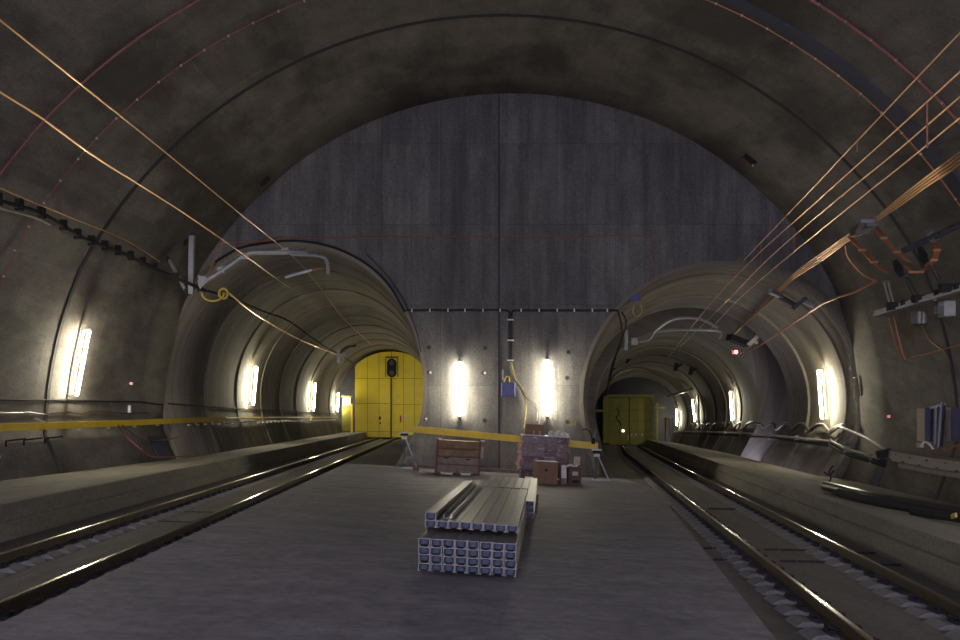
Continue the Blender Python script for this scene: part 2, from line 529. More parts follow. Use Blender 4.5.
# drain slots across the slabs
def slot(tc, zf, Y, xs, y2=.045):
    for a, b in xs:
        X0 = tc(Y) + a; z = zf((tc(Y) + (a+b)/2), Y) - .19
        MBo = MB().box(X0, tc(Y) + b, Y - y2, Y + y2, z - .02, z + .012)
        struct(MBo.build('drain_slot', 'black'))
for Y in (19.0, 20.9):
    slot(tcL, zL, Y, [(-.36, -.12), (-.09, .12), (.15, .36)])
for Y in (15.0, 16.3):
    slot(tcR, zR, Y, [(-.33, -.10), (-.06, .20), (.23, .45), (-1.38, -1.24), (-1.20, -1.04)])
    slot(tcR, zR, Y - .2, [(1.15, 1.5)])
slot(tcR, zR, 23.5, [(-.32, .32)], .12)

# ------------------------------------------------------------------ surface solvers
def hit(px, py, prof_k=.0, which='C', y0=8, y1=90):
    def inside(Y):
        X = (px - CX) / F * Y; z = EYE - (py - HY) / F * Y
        if which == 'C':
            dx_ = abs(X - ccx(Y)); dz_ = z - czc(Y)
            return math.hypot(dx_, dz_) - crad(math.atan2(dz_, dx_)) + prof_k
        if which == 'L':
            return ((X + 5.53 + .0347*Y) / (4.68 - prof_k))**2 + ((z - 3.05) / (5.1 - prof_k))**2 - 1
        cx = lerp(Y, [(34, 8.72), (52, 10.75), (92, 15.1), (100, 16.2)]); cz = lerp(Y, [(34, 2.6), (54, 2.45), (92, 1.75)])
        r = lerp(Y, [(34, 5.03), (51.9, 4.95), (52, 4.5), (92, 4.2)])
        return ((X - cx) / (r - prof_k))**2 + ((z - cz) / (r * .965 - prof_k))**2 - 1
    Y = y0
    while Y < y1:
        if inside(Y) > 0: break
        Y += .05
    return P(px, py, Y)

def cw_pt(Y, z, side=-1, k=.25):
    pr = cav_profile(Y, k); cxm = ccx(Y)
    for (x0, z0), (x1, z1) in zip(pr, pr[1:]):
        if (z0 - z) * (z1 - z) <= 0 and abs(z1 - z0) > 1e-6:
            x = x0 + (x1 - x0) * (z - z0) / (z1 - z0)
            if (x - cxm) * side > 0: return Vector((x, Y, z))

# ------------------------------------------------------------------ fluorescent lamps
def lamp(a, b, out, label, group='fluorescent tube lamps', m='tube_light', r=.05):
    a = Vector(a); b = Vector(b); out = Vector(out).normalized()
    base = empty('tube_lamp', (a + b) / 2, label, 'lamp', group)
    MB().bar(a, b, .09, .05).build('housing', 'grey', base)
    o2 = out * (.17 + r)
    MB().sweep([a + o2 + (b - a) * .03, b + o2 - (b - a) * .03], r, 10).build('fluorescent_tube', m, base, smooth=True)
    for t in (.012, .988):
        q = a + (b - a) * t
        MB().bar(q + out * .02, q + out * (.17 + 2 * r), .07, .05).build('end_holder', 'white', base)
    return base
Yp = YW - .05
lamp(P(459.8, 361, Yp), P(459.8, 417.3, Yp), (0, -1, 0), 'lit vertical fluorescent lamp on the headwall nearer the yellow arched door', m='tube_light2', r=.055)
lamp(P(547.3, 358.7, Yp), P(547.3, 416.8, Yp), (0, -1, 0), 'lit vertical fluorescent lamp on the headwall above the film-wrapped pallet', m='tube_light2', r=.055)
def wall_lamp(pt, pb, which, label, m='tube_light', k=.12, y0=8, r=.05):
    b = hit(*pb, k, which, y0)
    # top: same Y, on surface
    Y = b.y
    z = EYE - (pt[1] - HY) / F * Y
    prof = {'C': cav_profile, 'L': lambda y, kk: tube_profile('L', y, kk), 'R': lambda y, kk: tube_profile('R', y, kk)}[which](Y, k)
    best = None
    side = 1 if b.x > sum(p[0] for p in prof)/len(prof) else -1
    cxm = (min(p[0] for p in prof) + max(p[0] for p in prof)) / 2
    for (x0, z0), (x1, z1) in zip(prof, prof[1:]):
        if (z0 - z) * (z1 - z) <= 0 and abs(z1 - z0) > 1e-6:
            x = x0 + (x1 - x0) * (z - z0) / (z1 - z0)
            if (x - cxm) * side > 0: best = x
    a = Vector((best if best is not None else b.x, Y, z))
    out = Vector((-side, -.25, 0))
    return lamp(a, b, out, label, m=m, r=r)
wall_lamp((82, 329), (70, 397), 'C', 'largest lit fluorescent lamp, on the curved cavern wall above the yellow beam', y0=15, r=.042)
def tube_lamp(side, Y, s, zb, zt, label, m='tube_light', r=.05):
    pr = tube_profile(side, Y, .12); cxm = (min(p[0] for p in pr) + max(p[0] for p in pr)) / 2
    def xat(z):
        for (x0, z0), (x1, z1) in zip(pr, pr[1:]):
            if (z0 - z) * (z1 - z) <= 0 and abs(z1 - z0) > 1e-6:
                x = x0 + (x1 - x0) * (z - z0) / (z1 - z0)
                if (x - cxm) * s > 0: return x
        return cxm
    return lamp((xat(zt), Y, zt), (xat(zb), Y, zb), (-s, -.2, 0), label, m=m, r=r)
tube_lamp('L', 48.3, -1, 2.52, 4.55, 'lit fluorescent lamp in the yellow-door tube, nearest its mouth')
tube_lamp('L', 70.0, -1, 2.35, 4.45, 'lit fluorescent lamp in the yellow-door tube, second from its mouth')
tube_lamp('L', 85.5, -1, 2.35, 4.1, 'lit fluorescent lamp in the yellow-door tube, closest to the door')
tube_lamp('R', 38.5, 1, 1.85, 3.9, 'lit fluorescent lamp in the dull-gate tube, nearest its mouth')
tube_lamp('R', 58.5, 1, 1.69, 3.54, 'lit fluorescent lamp in the dull-gate tube, second from its mouth', m='tube_light2')
tube_lamp('R', 77.0, 1, 1.51, 3.38, 'lit fluorescent lamp in the dull-gate tube, third from its mouth', m='tube_light2')
tube_lamp('R', 90.5, 1, 1.05, 2.7, 'lit fluorescent lamp in the dull-gate tube, beside the gate', m='tube_light2')
lamp((-5.53 - .0347*79 + 4.5, 79, 4.6), (-5.53 - .0347*79 + 4.5, 79, 2.6), (-1, .3, 0), 'unseen added fluorescent lamp on the hidden side of the yellow-door tube', m='tube_light2')  # added lamp, out of sight behind the portal edge, brightens the yellow door
# unseen lamps added beside and behind the viewpoint to light the near cavern
for Y in (13, 1, -11):
    for s in (-1, 1):
        x = ccx(Y) + s * (A_ - .3)
        lamp((x, Y, 4.4), (x, Y, 2.4), (-s, 0, 0), 'added fluorescent lamp on the cavern wall outside the view', 'added lamps on the cavern walls beside the viewpoint', m='led_g')

# ------------------------------------------------------------------ yellow arched door (left tube)
YD = 86.9
door = empty('tunnel_door', P(391, 437, YD), 'bright yellow arched double door closing the tube, split by one dark vertical seam', 'door')
s_ = YD / F
def door_poly(pts, Y, th): return MB().loft([[Vector(((px - CX) * s_, Y, EYE - (py - HY) * s_)) for px, py in pts], [Vector(((px - CX) * s_, Y + th, EYE - (py - HY) * s_)) for px, py in pts]])
def arch_y(px):   # upper outline of the door in the plane of the door
    t = (px - 391) / 49.0
    return 395 - 43.5 * math.sqrt(max(0, 1 - t * t))
lp = [(391, 437.2)] + [(391, arch_y(391))] + [(x, arch_y(x)) for x in range(388, 354, -4)] + [(355, arch_y(355)), (355, 437.2)]
rp = [(391.8, 437.2), (434, 437.2), (434, arch_y(434))] + [(x, arch_y(x)) for x in range(432, 392, -4)] + [(391.8, arch_y(391.8))]
dl = door_poly(lp, YD, .25).build('door_leaf', 'yellowdoor', door)
dr = door_poly(rp, YD, .25).build('door_leaf', 'yellowdoor', door)
def dbox(x0, x1, y0, y1, Y0, th, name, m, par):
    return MB().box((x0 - CX) * s_, (x1 - CX) * s_, Y0, Y0 + th, EYE - (y1 - HY) * s_, EYE - (y0 - HY) * s_).build(name, m, par)
mb = MB()
def dline(mbx, x0, x1, y0, y1): mbx.box((x0 - CX) * s_, (x1 - CX) * s_, YD - .012, YD + .01, EYE - (y1 - HY) * s_, EYE - (y0 - HY) * s_)
for x in (367.5, 379): dline(mb, x - .15, x + .15, arch_y(x) + 1, 436)
for yy in (378.5, 403.5, 431.5): dline(mb, 355.2, 390.6, yy - .15, yy + .15)
mb.build('panel_seams', 'seam', dl)
mb = MB()
for x in (403.5, 414.5, 426): dline(mb, x - .15, x + .15, arch_y(x) + 1, 436)
for yy in (378.5, 404.5, 432): dline(mb, 392.2, 433, yy - .15, yy + .15)
mb.build('panel_seams', 'seam', dr)
dbox(390.4, 391.9, 378, 437, YD - .05, .04, 'meeting_seam', 'seam', door)
# oval signal window at the top
sp = []
for i in range(24):
    a = 2 * PI * i / 24
    sp.append((391.8 + 4.9 * math.cos(a), 368 + (4.5 if math.sin(a) > 0 else -4.5) + 4.9 * math.sin(a)))
so = door_poly(sp, YD - .14, .12).build('signal_window', 'black', door)
dbox(385.5, 398.2, 356.5, 358, YD - .03, .03, 'window_frame', 'wooded', door)
dbox(385.2, 386.0, 358, 377, YD - .03, .03, 'window_frame', 'seam', door)
dbox(397.4, 398.2, 358, 377, YD - .03, .03, 'window_frame', 'seam', door)
for yy in (363, 373):
    c = [( 391.8 + 2.3 * math.cos(2*PI*i/16), yy + 2.6 * math.sin(2*PI*i/16)) for i in range(16)]
    door_poly(c, YD - .17, .03).build('signal_lens', 'darkgrey', so)
for x, yy, w_, h_, m_ in ((380, 418, 1.6, 3, 'black'), (380.3, 423, 1.2, 2, 'seam'), (400.5, 419, 1.3, 7, 'redplastic'), (405.5, 417, 2.8, 2.4, 'white'), (386, 395, 2, 1, 'white'), (396, 394.5, 1.5, 1.2, 'white')):
    dbox(x - w_/2, x + w_/2, yy - h_/2, yy + h_/2, YD - .03, .03, 'door_label' if m_ != 'black' else 'handle', m_, door)
# side door frame on the left of the arched door
fr = empty('access_door', P(349, 436, YD - 1), 'narrow yellow side door with pale upper pane beside the arched yellow door', 'door')
dbox(343.5, 352, 406, 431, YD - 1.0, .08, 'door_panel', 'olivedoor', fr)
dbox(344, 352, 397.5, 405.5, YD - 1.0, .08, 'upper_pane', 'tape', fr)
dbox(352.3, 354.2, 404, 434, YD - 1.1, .2, 'door_post', 'yellow', fr)
dbox(343, 354, 396, 397.5, YD - 1.1, .2, 'lintel', 'olivedoor', fr)

# ------------------------------------------------------------------ dull gate (right tube)
YG = 91.2
s_ = YG / F; YD_ = YG
gate = empty('tunnel_gate', P(629.5, 444.5, YG), 'dull olive yellow rectangular double gate in a heavy frame at the far tube end', 'gate')
def gbox(x0, x1, y0, y1, dy, th, name, m, par):
    return MB().box((x0 - CX) * s_, (x1 - CX) * s_, YG + dy, YG + dy + th, EYE - (y1 - HY) * s_, EYE - (y0 - HY) * s_).build(name, m, par)
gl = gbox(609.5, 629, 398, 444.5, 0, .15, 'gate_leaf', 'olivedoor', gate)
gr = gbox(629.8, 651, 398, 444.5, 0, .15, 'gate_leaf', 'olivedoor', gate)
gbox(603, 606, 395, 443, -.15, .4, 'gate_post', 'olivedoor', gate)
gbox(606, 609.2, 397, 443, -.02, .2, 'gate_post', 'olivedoor', gate)
gbox(650.8, 654, 395, 444, -.1, .35, 'gate_post', 'olivedoor', gate)
gbox(656.0, 657.5, 403, 441, -.3, .2, 'gate_post', 'olivedoor', gate)
gbox(603, 654, 394.5, 397.2, -.15, .4, 'gate_beam', 'olivedoor', gate)
gbox(592.5, 603, 409.5, 412, -.1, .2, 'side_arm', 'olivedoor', gate)
gbox(654, 664, 407, 408.6, -.3, .15, 'side_arm', 'olivedoor', gate)
gbox(629.1, 629.7, 398, 444.5, -.02, .02, 'gate_seam', 'black', gate)
mb = MB()
for yy in (410, 421, 432): mb.box((610 - CX) * s_, (650.5 - CX) * s_, YG - .02, YG + .01, EYE - (yy + .15 - HY) * s_, EYE - (yy - .15 - HY) * s_)
for xx in (620, 638, 646): mb.box((xx - .12 - CX) * s_, (xx + .12 - CX) * s_, YG - .02, YG + .01, EYE - (444 - HY) * s_, EYE - (398.5 - HY) * s_)
mb.build('panel_seams', 'seam', gate)
gbox(622.2, 624, 430, 431.8, -.04, .03, 'lamp_lens', 'led_w', gate)
for x in (631.5, 636, 642): gbox(x - .5, x + .8, 433.5, 436, -.04, .03, 'gate_label', 'white', gate)
gbox(627.5, 628.5, 435, 440, -.06, .05, 'handle', 'tape', gate)
MB().sweep(spline([P(617, 408, YG - .1), P(619, 414, YG - .1), P(616, 418, YG - .1), P(620, 422, YG - .1), P(621, 426, YG - .1)], 4), .05, 6).build('cable', 'black', gate)

# equipment cluster beside the gate
YE = 88.0; s_ = YE / F
def ebox(x0, x1, y0, y1, Y, th, name, m, par=None, bevel=0):
    k = Y / F
    return MB().box((x0 - CX) * k, (x1 - CX) * k, Y, Y + th, EYE - (y1 - HY) * k, EYE - (y0 - HY) * k).build(name, m, par, bevel=bevel)
eq = empty('equipment_cabinet', P(668, 442, YE), 'small tan and grey cabinet standing beside the dull gate', 'cabinet')
ebox(666, 670.5, 418, 429, YE, .7, 'upper_box', 'paleboard', eq)
ebox(666, 671.5, 429.5, 442, YE, .7, 'lower_box', 'grey', eq)
tag(MB().sweep(spline([P(672, 432, 87), P(680, 431, 87), P(690, 431.5, 87), P(691, 435, 87), P(684, 434.5, 87)], 5), .07, 6).build('bent_pipe', 'white', smooth=True),
    'short white bent pipe loop beside the lamp by the dull gate', 'pipe')
tag(MB().sweep([P(672.5, 446, 86.5), P(672.5, 420, 86.5)], .06, 6).build('slim_post', 'grey'), 'thin grey post standing next to the tan and grey cabinet', 'post')

# ------------------------------------------------------------------ steel channel stacks
DIR = .07
def make_channel(L, label, group):
    """open-bottomed box channel .15 x .095 with slots, along +Y from its origin"""
    w, h, t = .143, .095, .009
    e = empty('steel_channel', (0, 0, 0), label, 'steel channel', group)
    out = [(-w/2, 0), (-w/2, h), (w/2, h), (w/2, 0), (w/2 - .03, 0), (w/2 - .03, t), (w/2 - t, t), (w/2 - t, h - t), (-w/2 + t, h - t), (-w/2 + t, t), (-w/2 + .03, t), (-w/2 + .03, 0)]
    MB().loft([[Vector((a, Y, b)) for a, b in out] for Y in (0, L)]).build('channel_body', 'galv', e)
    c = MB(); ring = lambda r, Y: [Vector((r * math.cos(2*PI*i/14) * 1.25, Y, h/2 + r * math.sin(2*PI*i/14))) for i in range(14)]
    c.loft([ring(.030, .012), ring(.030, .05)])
    c.build('shade_disc', 'cap', e, smooth=False)  # blue disc painting the shade in the open channel end
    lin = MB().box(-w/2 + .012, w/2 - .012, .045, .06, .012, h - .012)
    lin.build('shade_plate', 'shade_dark', e)  # dark plate standing in for the shaded bore behind the disc
    return e
def copy_tree(o, parent=None):
    c = o.copy(); C.objects.link(c)
    if parent: c.parent = parent
    for ch in list(o.children): copy_tree(ch, c)
    return c
ordn = ['first', 'second', 'third', 'fourth', 'fifth', 'sixth', 'seventh', 'eighth']
proto = {}
def place_channel(x, y, z, L, label, group):
    key = round(L, 1)
    if key not in proto:
        o = make_channel(L, label, group); proto[key] = o
    else: o = copy_tree(proto[key])
    o.location = (x, y, z); o.rotation_euler = (0, .055, -math.atan(DIR))
    tag(o, label, 'steel channel', group)
    return o
pit = .150; ph = .1005
# lower pack
x0, y0 = -.685, 11.6
for r in range(4):
    for c in range(8):
        x = x0 + c * pit + random.uniform(-.004, .004)
        place_channel(x, y0 - c * pit * DIR + random.uniform(-.03, .03), plat(x) + .055 + r * ph, 6.0,
                      'steel channel in the near lower pack, %s row from the floor, %s from the left' % (ordn[r], ordn[c]), 'channels of the near lower pack')
# spacers under and between
def timber(x, y, z, L, label, name='spacer_timber', h=.05):
    o = MB().box(-.05, L + .0, -.05, .05, 0, h).build(name, 'wood'); o.location = (x + L/2, y, z)
    me = o.data; me.transform(Matrix.Translation((-0, 0, 0)))
    o.rotation_euler = (0, .055, 0)
    return tag(o, label, 'timber', 'spacer timbers of the channel stacks')
def spacer(x, y, z, L, h, label):
    mb = MB().box(0, L, -.05, .05, 0, h)
    o = mb.build('spacer_timber', 'cartondark', recenter=False)
    o.location = (x, y, z); o.rotation_euler = (0, .055, 0)
    tag(o, label, 'timber', 'spacer timbers of the channel stacks')
for i, yy in enumerate((12.5, 14.7, 17.0)):
    xx = x0 - .1 + (yy - y0) * DIR
    spacer(xx, yy, plat(xx) + .003, 8 * pit + .06, .048, 'flat timber under the near lower pack, %s from its front' % ordn[i])
    xx += .03
    spacer(xx, yy + .3, plat(xx) + .055 + 4 * ph, 8 * pit, .045, 'flat timber between the lower pack and the upper row, %s from the front' % ordn[i])
# upper row
ux, uy = -.64, 12.25; uz = .055 + 4 * ph + .05
for c in range(8):
    x = ux + c * pit
    place_channel(x, uy - c * pit * DIR + random.uniform(-.03, .03), plat(x) + uz, 6.0,
                  'steel channel in the near upper row, %s from the left' % ordn[c], 'channels of the near upper row')
place_channel(ux, uy, plat(ux) + uz + ph, 6.0, 'single steel channel lying on top at the left edge of the near stack', 'loose channels on top')
# upturned narrow channel lying in line
o = MB().loft([[Vector((a, Y, b)) for a, b in ((-.06, 0), (.06, 0), (.06, .06), (.053, .06), (.053, .007), (-.053, .007), (-.053, .06), (-.06, .06))] for Y in (0, 5.7)]).build('steel_channel', 'galv', recenter=False)
xx = ux + 1.45 * pit
o.location = (xx, uy + .25, plat(xx) + uz + ph); o.rotation_euler = (0, .055, -math.atan(DIR))
tag(o, 'narrow upturned steel channel beside the single top channel of the near stack', 'steel channel', 'loose channels on top')
# rear pack
for r in range(3):
    for c in range(7):
        yf = 16.4 if c == 6 else 19.35
        L = 22.5 - yf
        yb = yf
        x = .855 - (6 - c) * .158 + (yf - 16.4) * DIR
        place_channel(x, yb, plat(x) + .26 + r * ph, L, 'steel channel in the rear pack, %s row from its bottom, %s from the left' % (ordn[r], ordn[c]), 'channels of the rear pack')
for i, yy in enumerate((19.9, 21.8)):
    xx = .855 - 6.5 * .158 + (yy - 16.4) * DIR
    spacer(xx, yy, plat(xx) + .004, 7 * .158 + .02, .252, 'thick timber under the rear channel pack, %s from its front' % ordn[i])

# ------------------------------------------------------------------ wooden crate
k = 31.3 / F
def crate():
    X0, X1 = (435 - CX) * k, (479.5 - CX) * k
    zb = plat((X0 + X1) / 2) + .02
    e = empty('wooden_crate', ((X0 + X1) / 2, 31.6, zb), 'brown wooden pallet crate with reddish edges standing under the yellow beam', 'crate')
    R = Matrix.Translation((X0, 31.2, zb)) @ Matrix.Rotation(.055, 4, 'Y') @ Matrix.Rotation(.06, 4, 'Z')
    W, Dp, H = X1 - X0, .85, 1.18
    mb = MB()
    for i in range(3): MB().box(i * (W - .16) / 2, i * (W - .16) / 2 + .16, 0, Dp, 0, .09, R).build('pallet_skid', 'cartondark', e)
    MB().box(.2, W/2 - .15, -.0, .02, .02, .08, R).build('pale_strip', 'tape', e); MB().box(W/2 + .12, W - .3, -.0, .02, .02, .08, R).build('pale_strip', 'tape', e)
    bz = .10; rows = [(bz, .34), (.365, .60), (.625, .86), (.885, 1.12)]
    for i, (a, b) in enumerate(rows):
        mb = MB()
        if i < 2:
            mb.box(.04, W/2 - .01, 0, .03, a, b, R); mb.box(W/2 + .01, W - .04, 0, .03, a, b, R)
        else: mb.box(.04, W - .04, 0, .03, a, b, R)
        mb.box(.04, W - .04, Dp - .03, Dp, a, b, R)
        mb.box(.0, .03, .02, Dp - .02, a, b, R); mb.box(W - .03, W, .02, Dp - .02, a, b, R)
        mb.build('side_board', 'brick' if i < 2 else 'wood', e)
    for x in (0, W - .07):
        for y in (-.02, Dp - .05): MB().box(x, x + .07, y, y + .07, .09, H, R).build('corner_post', 'wooded', e)
    mb = MB().box(.02, W - .02, .02, Dp - .02, 1.10, 1.14, R); mb.build('lid', 'wood', e)
    for x in (.02, W - .02): MB().box(x, x + .14, .0, .05, H - .03, H + .03, R).build('metal_hinge', 'tape', e)
    mb = MB().box(W - .005, W + .10, .1, .35, .62, .98, R); mb.build('paper_label', 'paleboard', e)
    mb = MB(); mb.box(.26, .42, -.012, .0, .54, .58, R); mb.box(W - .5, W - .34, -.012, .0, .52, .56, R); mb.build('hand_hole', 'black', e)
crate()

# ------------------------------------------------------------------ film-wrapped pallet
k = 30.6 / F
X0, X1 = (520.5 - CX) * k, (567.5 - CX) * k
zb = plat((X0 + X1)/2)
e = empty('wrapped_pallet', ((X0+X1)/2, 31.2, zb), 'tall pallet load of brown boxes wrapped in shiny clear film beside the lamp', 'pallet load')
R = Matrix.Translation((X0, 30.8, zb + .045)) @ Matrix.Rotation(.055, 4, 'Y')
W = X1 - X0
mb = MB()
for i in range(3): mb.box(i * (W - .14) / 2, i * (W - .14)/2 + .14, 0, 1.0, 0, .1, R)
mb.box(0, W, 0, 1.0, .1, .13, R); mb.build('pallet', 'cartondark', e)
nz = 6; hz = (1.42 - .14) / nz
for r in range(nz):
    for c in range(4):
        w4 = W / 4; j = random.uniform(-.012, .012)
        MB().box(c * w4 + .008, (c+1) * w4 - .008, j, .98, .135 + r * hz, .135 + (r+1) * hz - .012, R).build('carton', random.choice(['brick', 'carton', 'brick', 'cartondark']), e, bevel=.008)
mb = MB(); seg = 26; ring0 = []
def wrapring(z, rr):
    o = []
    for i in range(seg):
        t = i / seg * 4; sd = int(t); f = t - sd
        cs = [(0, 0), (W, 0), (W, 1.0), (0, 1.0)]; a = cs[sd]; b = cs[(sd+1) % 4]
        x = a[0] + (b[0] - a[0]) * f; y = a[1] + (b[1] - a[1]) * f
        nx = (x - W/2) / W * 2; ny = (y - .5) * 2
        o.append(R @ Vector((x + nx * (.035 + random.uniform(0, .02)), y + ny * (.035 + random.uniform(0, .02)), z)))
    return o
mb.loft([wrapring(.1 + 1.33 * i / 9, 0) for i in range(10)], caps=False); mb.build('stretch_film', 'film', e, smooth=True)
MB().box(-.03, W + .03, -.03, 1.02, 1.425, 1.455, R).build('top_sheet', 'foam', e)
# scrunched film tail on left side
mb = MB().sweep(spline([R @ Vector(p) for p in ((-.07, -.03, 1.2), (-.10, -.05, .95), (-.05, -.04, .75), (-.12, -.06, .5), (-.06, -.05, .35))], 4), [.02 + .05 * abs(math.sin(i * .9)) for i in range(17)], 7)
M['tail'] = mat('pinkish film tail', (.75, .38, .28), .35, 0, .3, 14)
mb.build('film_tail', 'tail', e)
# box and bundle of film on top
bx = empty('cardboard_box', R @ Vector((.45, .4, 1.46)), 'small brown cardboard box on top of the wrapped pallet', 'box')
MB().box(.08, .72, .15, .75, 1.46, 1.80, R).build('box_body', 'carton', bx, bevel=.01)
for x in (.35, .55): MB().box(x, x + .03, .135, .15, 1.46, 1.60, R).build('tape_strip', 'tape', bx)
ob = MB()
fb = bmesh.new()
for cx, cy, cz_, r in ((.95, .3, 1.52, .11), (1.12, .35, 1.50, .09), (1.30, .28, 1.53, .12), (1.45, .35, 1.49, .08), (1.2, .5, 1.55, .1), (1.03, .5, 1.5, .09)):
    q = bmesh.ops.create_icosphere(fb, subdivisions=3, radius=r, matrix=R @ Matrix.Translation((cx, cy, cz_)))
    for v in q['verts']: v.co += Vector((random.uniform(-1, 1), random.uniform(-1, 1), random.uniform(-.6, .6))) * .018
me = bpy.data.meshes.new('crumpled_film'); fb.to_mesh(me); fb.free(); me.materials.append(M['foam'])
o = bpy.data.objects.new('crumpled_film', me); C.objects.link(o)
tag(o, 'crumpled white packing film lying on top of the wrapped pallet', 'packing film')
st = MB().bar(R @ Vector((W - .15, .1, 1.46)), R @ Vector((W + .32, .0, 1.22)), .05, .02).build('wooden_strip', 'tape')
tag(st, 'pale thin slat sticking out over the edge of the wrapped pallet', 'slat')
# carton in front
k2 = 28.9 / F
xa, xb = (536 - CX) * k2, (557.5 - CX) * k2
e = empty('cardboard_carton', ((xa+xb)/2, 29.2, plat((xa+xb)/2)), 'square brown carton standing on the floor in front of the wrapped pallet', 'box')
R2 = Matrix.Translation((xa, 28.9, plat(xa) + .004)) @ Matrix.Rotation(.055, 4, 'Y') @ Matrix.Rotation(.10, 4, 'Z')
MB().box(0, xb - xa, 0, .6, 0, .70, R2).build('carton_body', 'carton', e, bevel=.012)
MB().box(.25, .33, -.006, .002, .40, .47, R2).build('hand_hole', 'black', e)
MB().box(-.003, xb - xa + .003, -.006, .6, .69, .706, R2).build('tape_strip', 'tape', e)
e = empty('cardboard_carton', P(563, 482, 29.6), 'narrow film-covered carton squeezed between the square brown and the open dark carton', 'box')
xa, xb = (558.5 - CX) * 29.4 / F + .07, (565 - CX) * 29.4 / F + .06
MB().box(xa, xb, 29.4, 29.9, plat(2.6), plat(2.6) + .62).build('carton_body', 'brick', e)
MB().box(xa + .02, xb - .02, 29.385, 29.4, plat(2.6) + .2, plat(2.6) + .6).build('film_patch', 'foam', e)
k3 = 29.6 / F
xa, xb = (568.5 - CX) * k3, (581 - CX) * k3
e = empty('open_carton', ((xa+xb)/2, 29.8, plat(xa)), 'small dark brown open carton with tan flap, outermost beside the wrapped pallet', 'box')
zq = plat(xb)
MB().box(xa, xb, 29.6, 30.1, zq + .002, zq + .55).build('carton_body', 'cartondark', e, bevel=.01)
MB().bar((xb - .18, 30.05, zq + .74), (xb + .02, 30.05, zq + .73), .02, .26).build('carton_flap', 'paleboard', e)
MB().box(xa + .12, xa + .30, 29.59, 29.6, zq + .30, zq + .42).build('printed_label', 'tape', e)
MB().box(xa + .12, xa + .32, 29.59, 29.6, zq + .06, zq + .15).build('printed_label', 'black', e)
tag(MB().sweep(spline([(xa - .05, 29.8, zq + .57), (xa + .08, 29.75, zq + .62), (xa + .2, 29.85, zq + .57), (xa + .3, 29.8, zq + .60)], 5), .04, 6).build('foam_scrap', 'foam'), 'scrap of pale foam on the open dark carton', 'packing foam')

# ------------------------------------------------------------------ yellow beams
def beamH(a, b, w, h, name, label, m='yellow'):
    """H-shaped formwork beam: web with two flanges"""
    a = Vector(a); b = Vector(b); e = empty(name, (a + b) / 2, label, 'beam')
    up = Vector((0, 0, 1)); hh = h / 2
    MB().bar(a + up * (hh - .02), b + up * (hh - .02), w, .045).build('top_flange', m, e)
    MB().bar(a - up * (hh - .02), b - up * (hh - .02), w, .045).build('bottom_flange', m, e)
    MB().bar(a, b, w * .75, h - .08).build('web', m, e)
    return e
b1 = beamH(P(404, 428.2, 33.2), P(598, 446.2, 32.2), .12, .22, 'barrier_beam', 'long sloping yellow barrier beam in front of the headwall between the tubes')
def barrier_post(px, py, Y, label):
    b = P(px, py, Y); zf = plat(b.x)
    e = empty('barrier_post', (b.x, Y, zf), label, 'post', 'barrier posts')
    MB().box(b.x - .13, b.x + .13, Y - .1, Y + .1, b.z - .20, b.z - .12).build('clamp_head', 'black', e)
    MB().box(b.x - .16, b.x + .16, Y - .1, Y + .1, b.z - .12, b.z - .07).build('clamp_plate', 'white', e)
    MB().box(b.x - .10, b.x + .10, Y - .12, Y - .1, b.z - .32, b.z - .24).build('reflector', 'white', e)
    MB().bar((b.x, Y, b.z - .18), (b.x + .42, Y + .1, zf + .04), .05, .05).build('strut', 'grey', e)
    MB().bar((b.x, Y, b.z - .18), (b.x - .02, Y + .3, zf + .04), .05, .05).build('strut', 'darkgrey', e)
    MB().box(b.x - .1, b.x + .5, Y - .02, Y + .32, zf + .0, zf + .04).build('foot_plate', 'grey', e)
barrier_post(404.5, 430, 33.2, 'barrier post with black clamp holding the upper end of the sloping yellow beam')
barrier_post(596.5, 447, 32.2, 'barrier post with white clamp at the low end of the sloping yellow beam')
# lamp wand at the low end
e = empty('warning_lamp', P(593, 446, 32.2), 'small dark barrier lamp with wires on the low end of the sloping yellow beam', 'lamp')
MB().sweep([P(593.2, 444, 32.1), P(593.2, 438, 32.1)], .06, 8).build('lamp_body', 'black', e)
MB().sweep(spline([P(592, 438, 32.1), P(590, 432, 32.1), P(586, 429, 32.1), P(582, 430, 32.1)], 5), .02, 6).build('cable', 'black', e)
MB().sweep([P(594, 438, 32.1), P(596, 430, 32.1)], .025, 6).build('antenna', 'grey', e)
tag(MB().box(*[(571.5-CX)/F*34.0, (576-CX)/F*34.0], 33.9, 34.15, *[EYE - (425.5-HY)/F*34, EYE - (421-HY)/F*34]).build('junction_box', 'coil'), 'tiny yellow box on the headwall between lamp and right portal', 'box')
# long beam along left wall
pa = [hit(0, 427.8, .25, 'C', 15), hit(85, 425.0, .25, 'C', 15), hit(160, 421.8, .22, 'C', 15)]
pa0 = cw_pt(4, pa[0].z, -1, .28)
pe = Vector((tube_profile('L', 40, .35)[2][0] + .05, 41.5, 1.86))
e = empty('guard_beam', pa[1], 'long yellow beam running along the cavern wall below the largest lamp', 'beam')
def sweep_bar(pts, w, h):
    mb = MB(); r = []
    for p in pts:
        r.append([p + Vector((-w/2, 0, -h/2)), p + Vector((w/2, 0, -h/2)), p + Vector((w/2, 0, h/2)), p + Vector((-w/2, 0, h/2))])
    return mb.loft(r)
sweep_bar([pa0, pa[0], pa[1], pa[2], pe], .10, .17).build('web', 'yellow', e)
sweep_bar([p + Vector((.03, 0, .09)) for p in (pa0, pa[0], pa[1], pa[2], pe)], .17, .03).build('top_flange', 'yellow', e)
for i in range(10):
    t = i / 9; p = pa[0].lerp(pe, t)
    if p.y > 26: MB().box(p.x + .05, p.x + .09, p.y - .12, p.y + .12, p.z - .15, p.z - .10).build('beam_clamp', 'white', e)

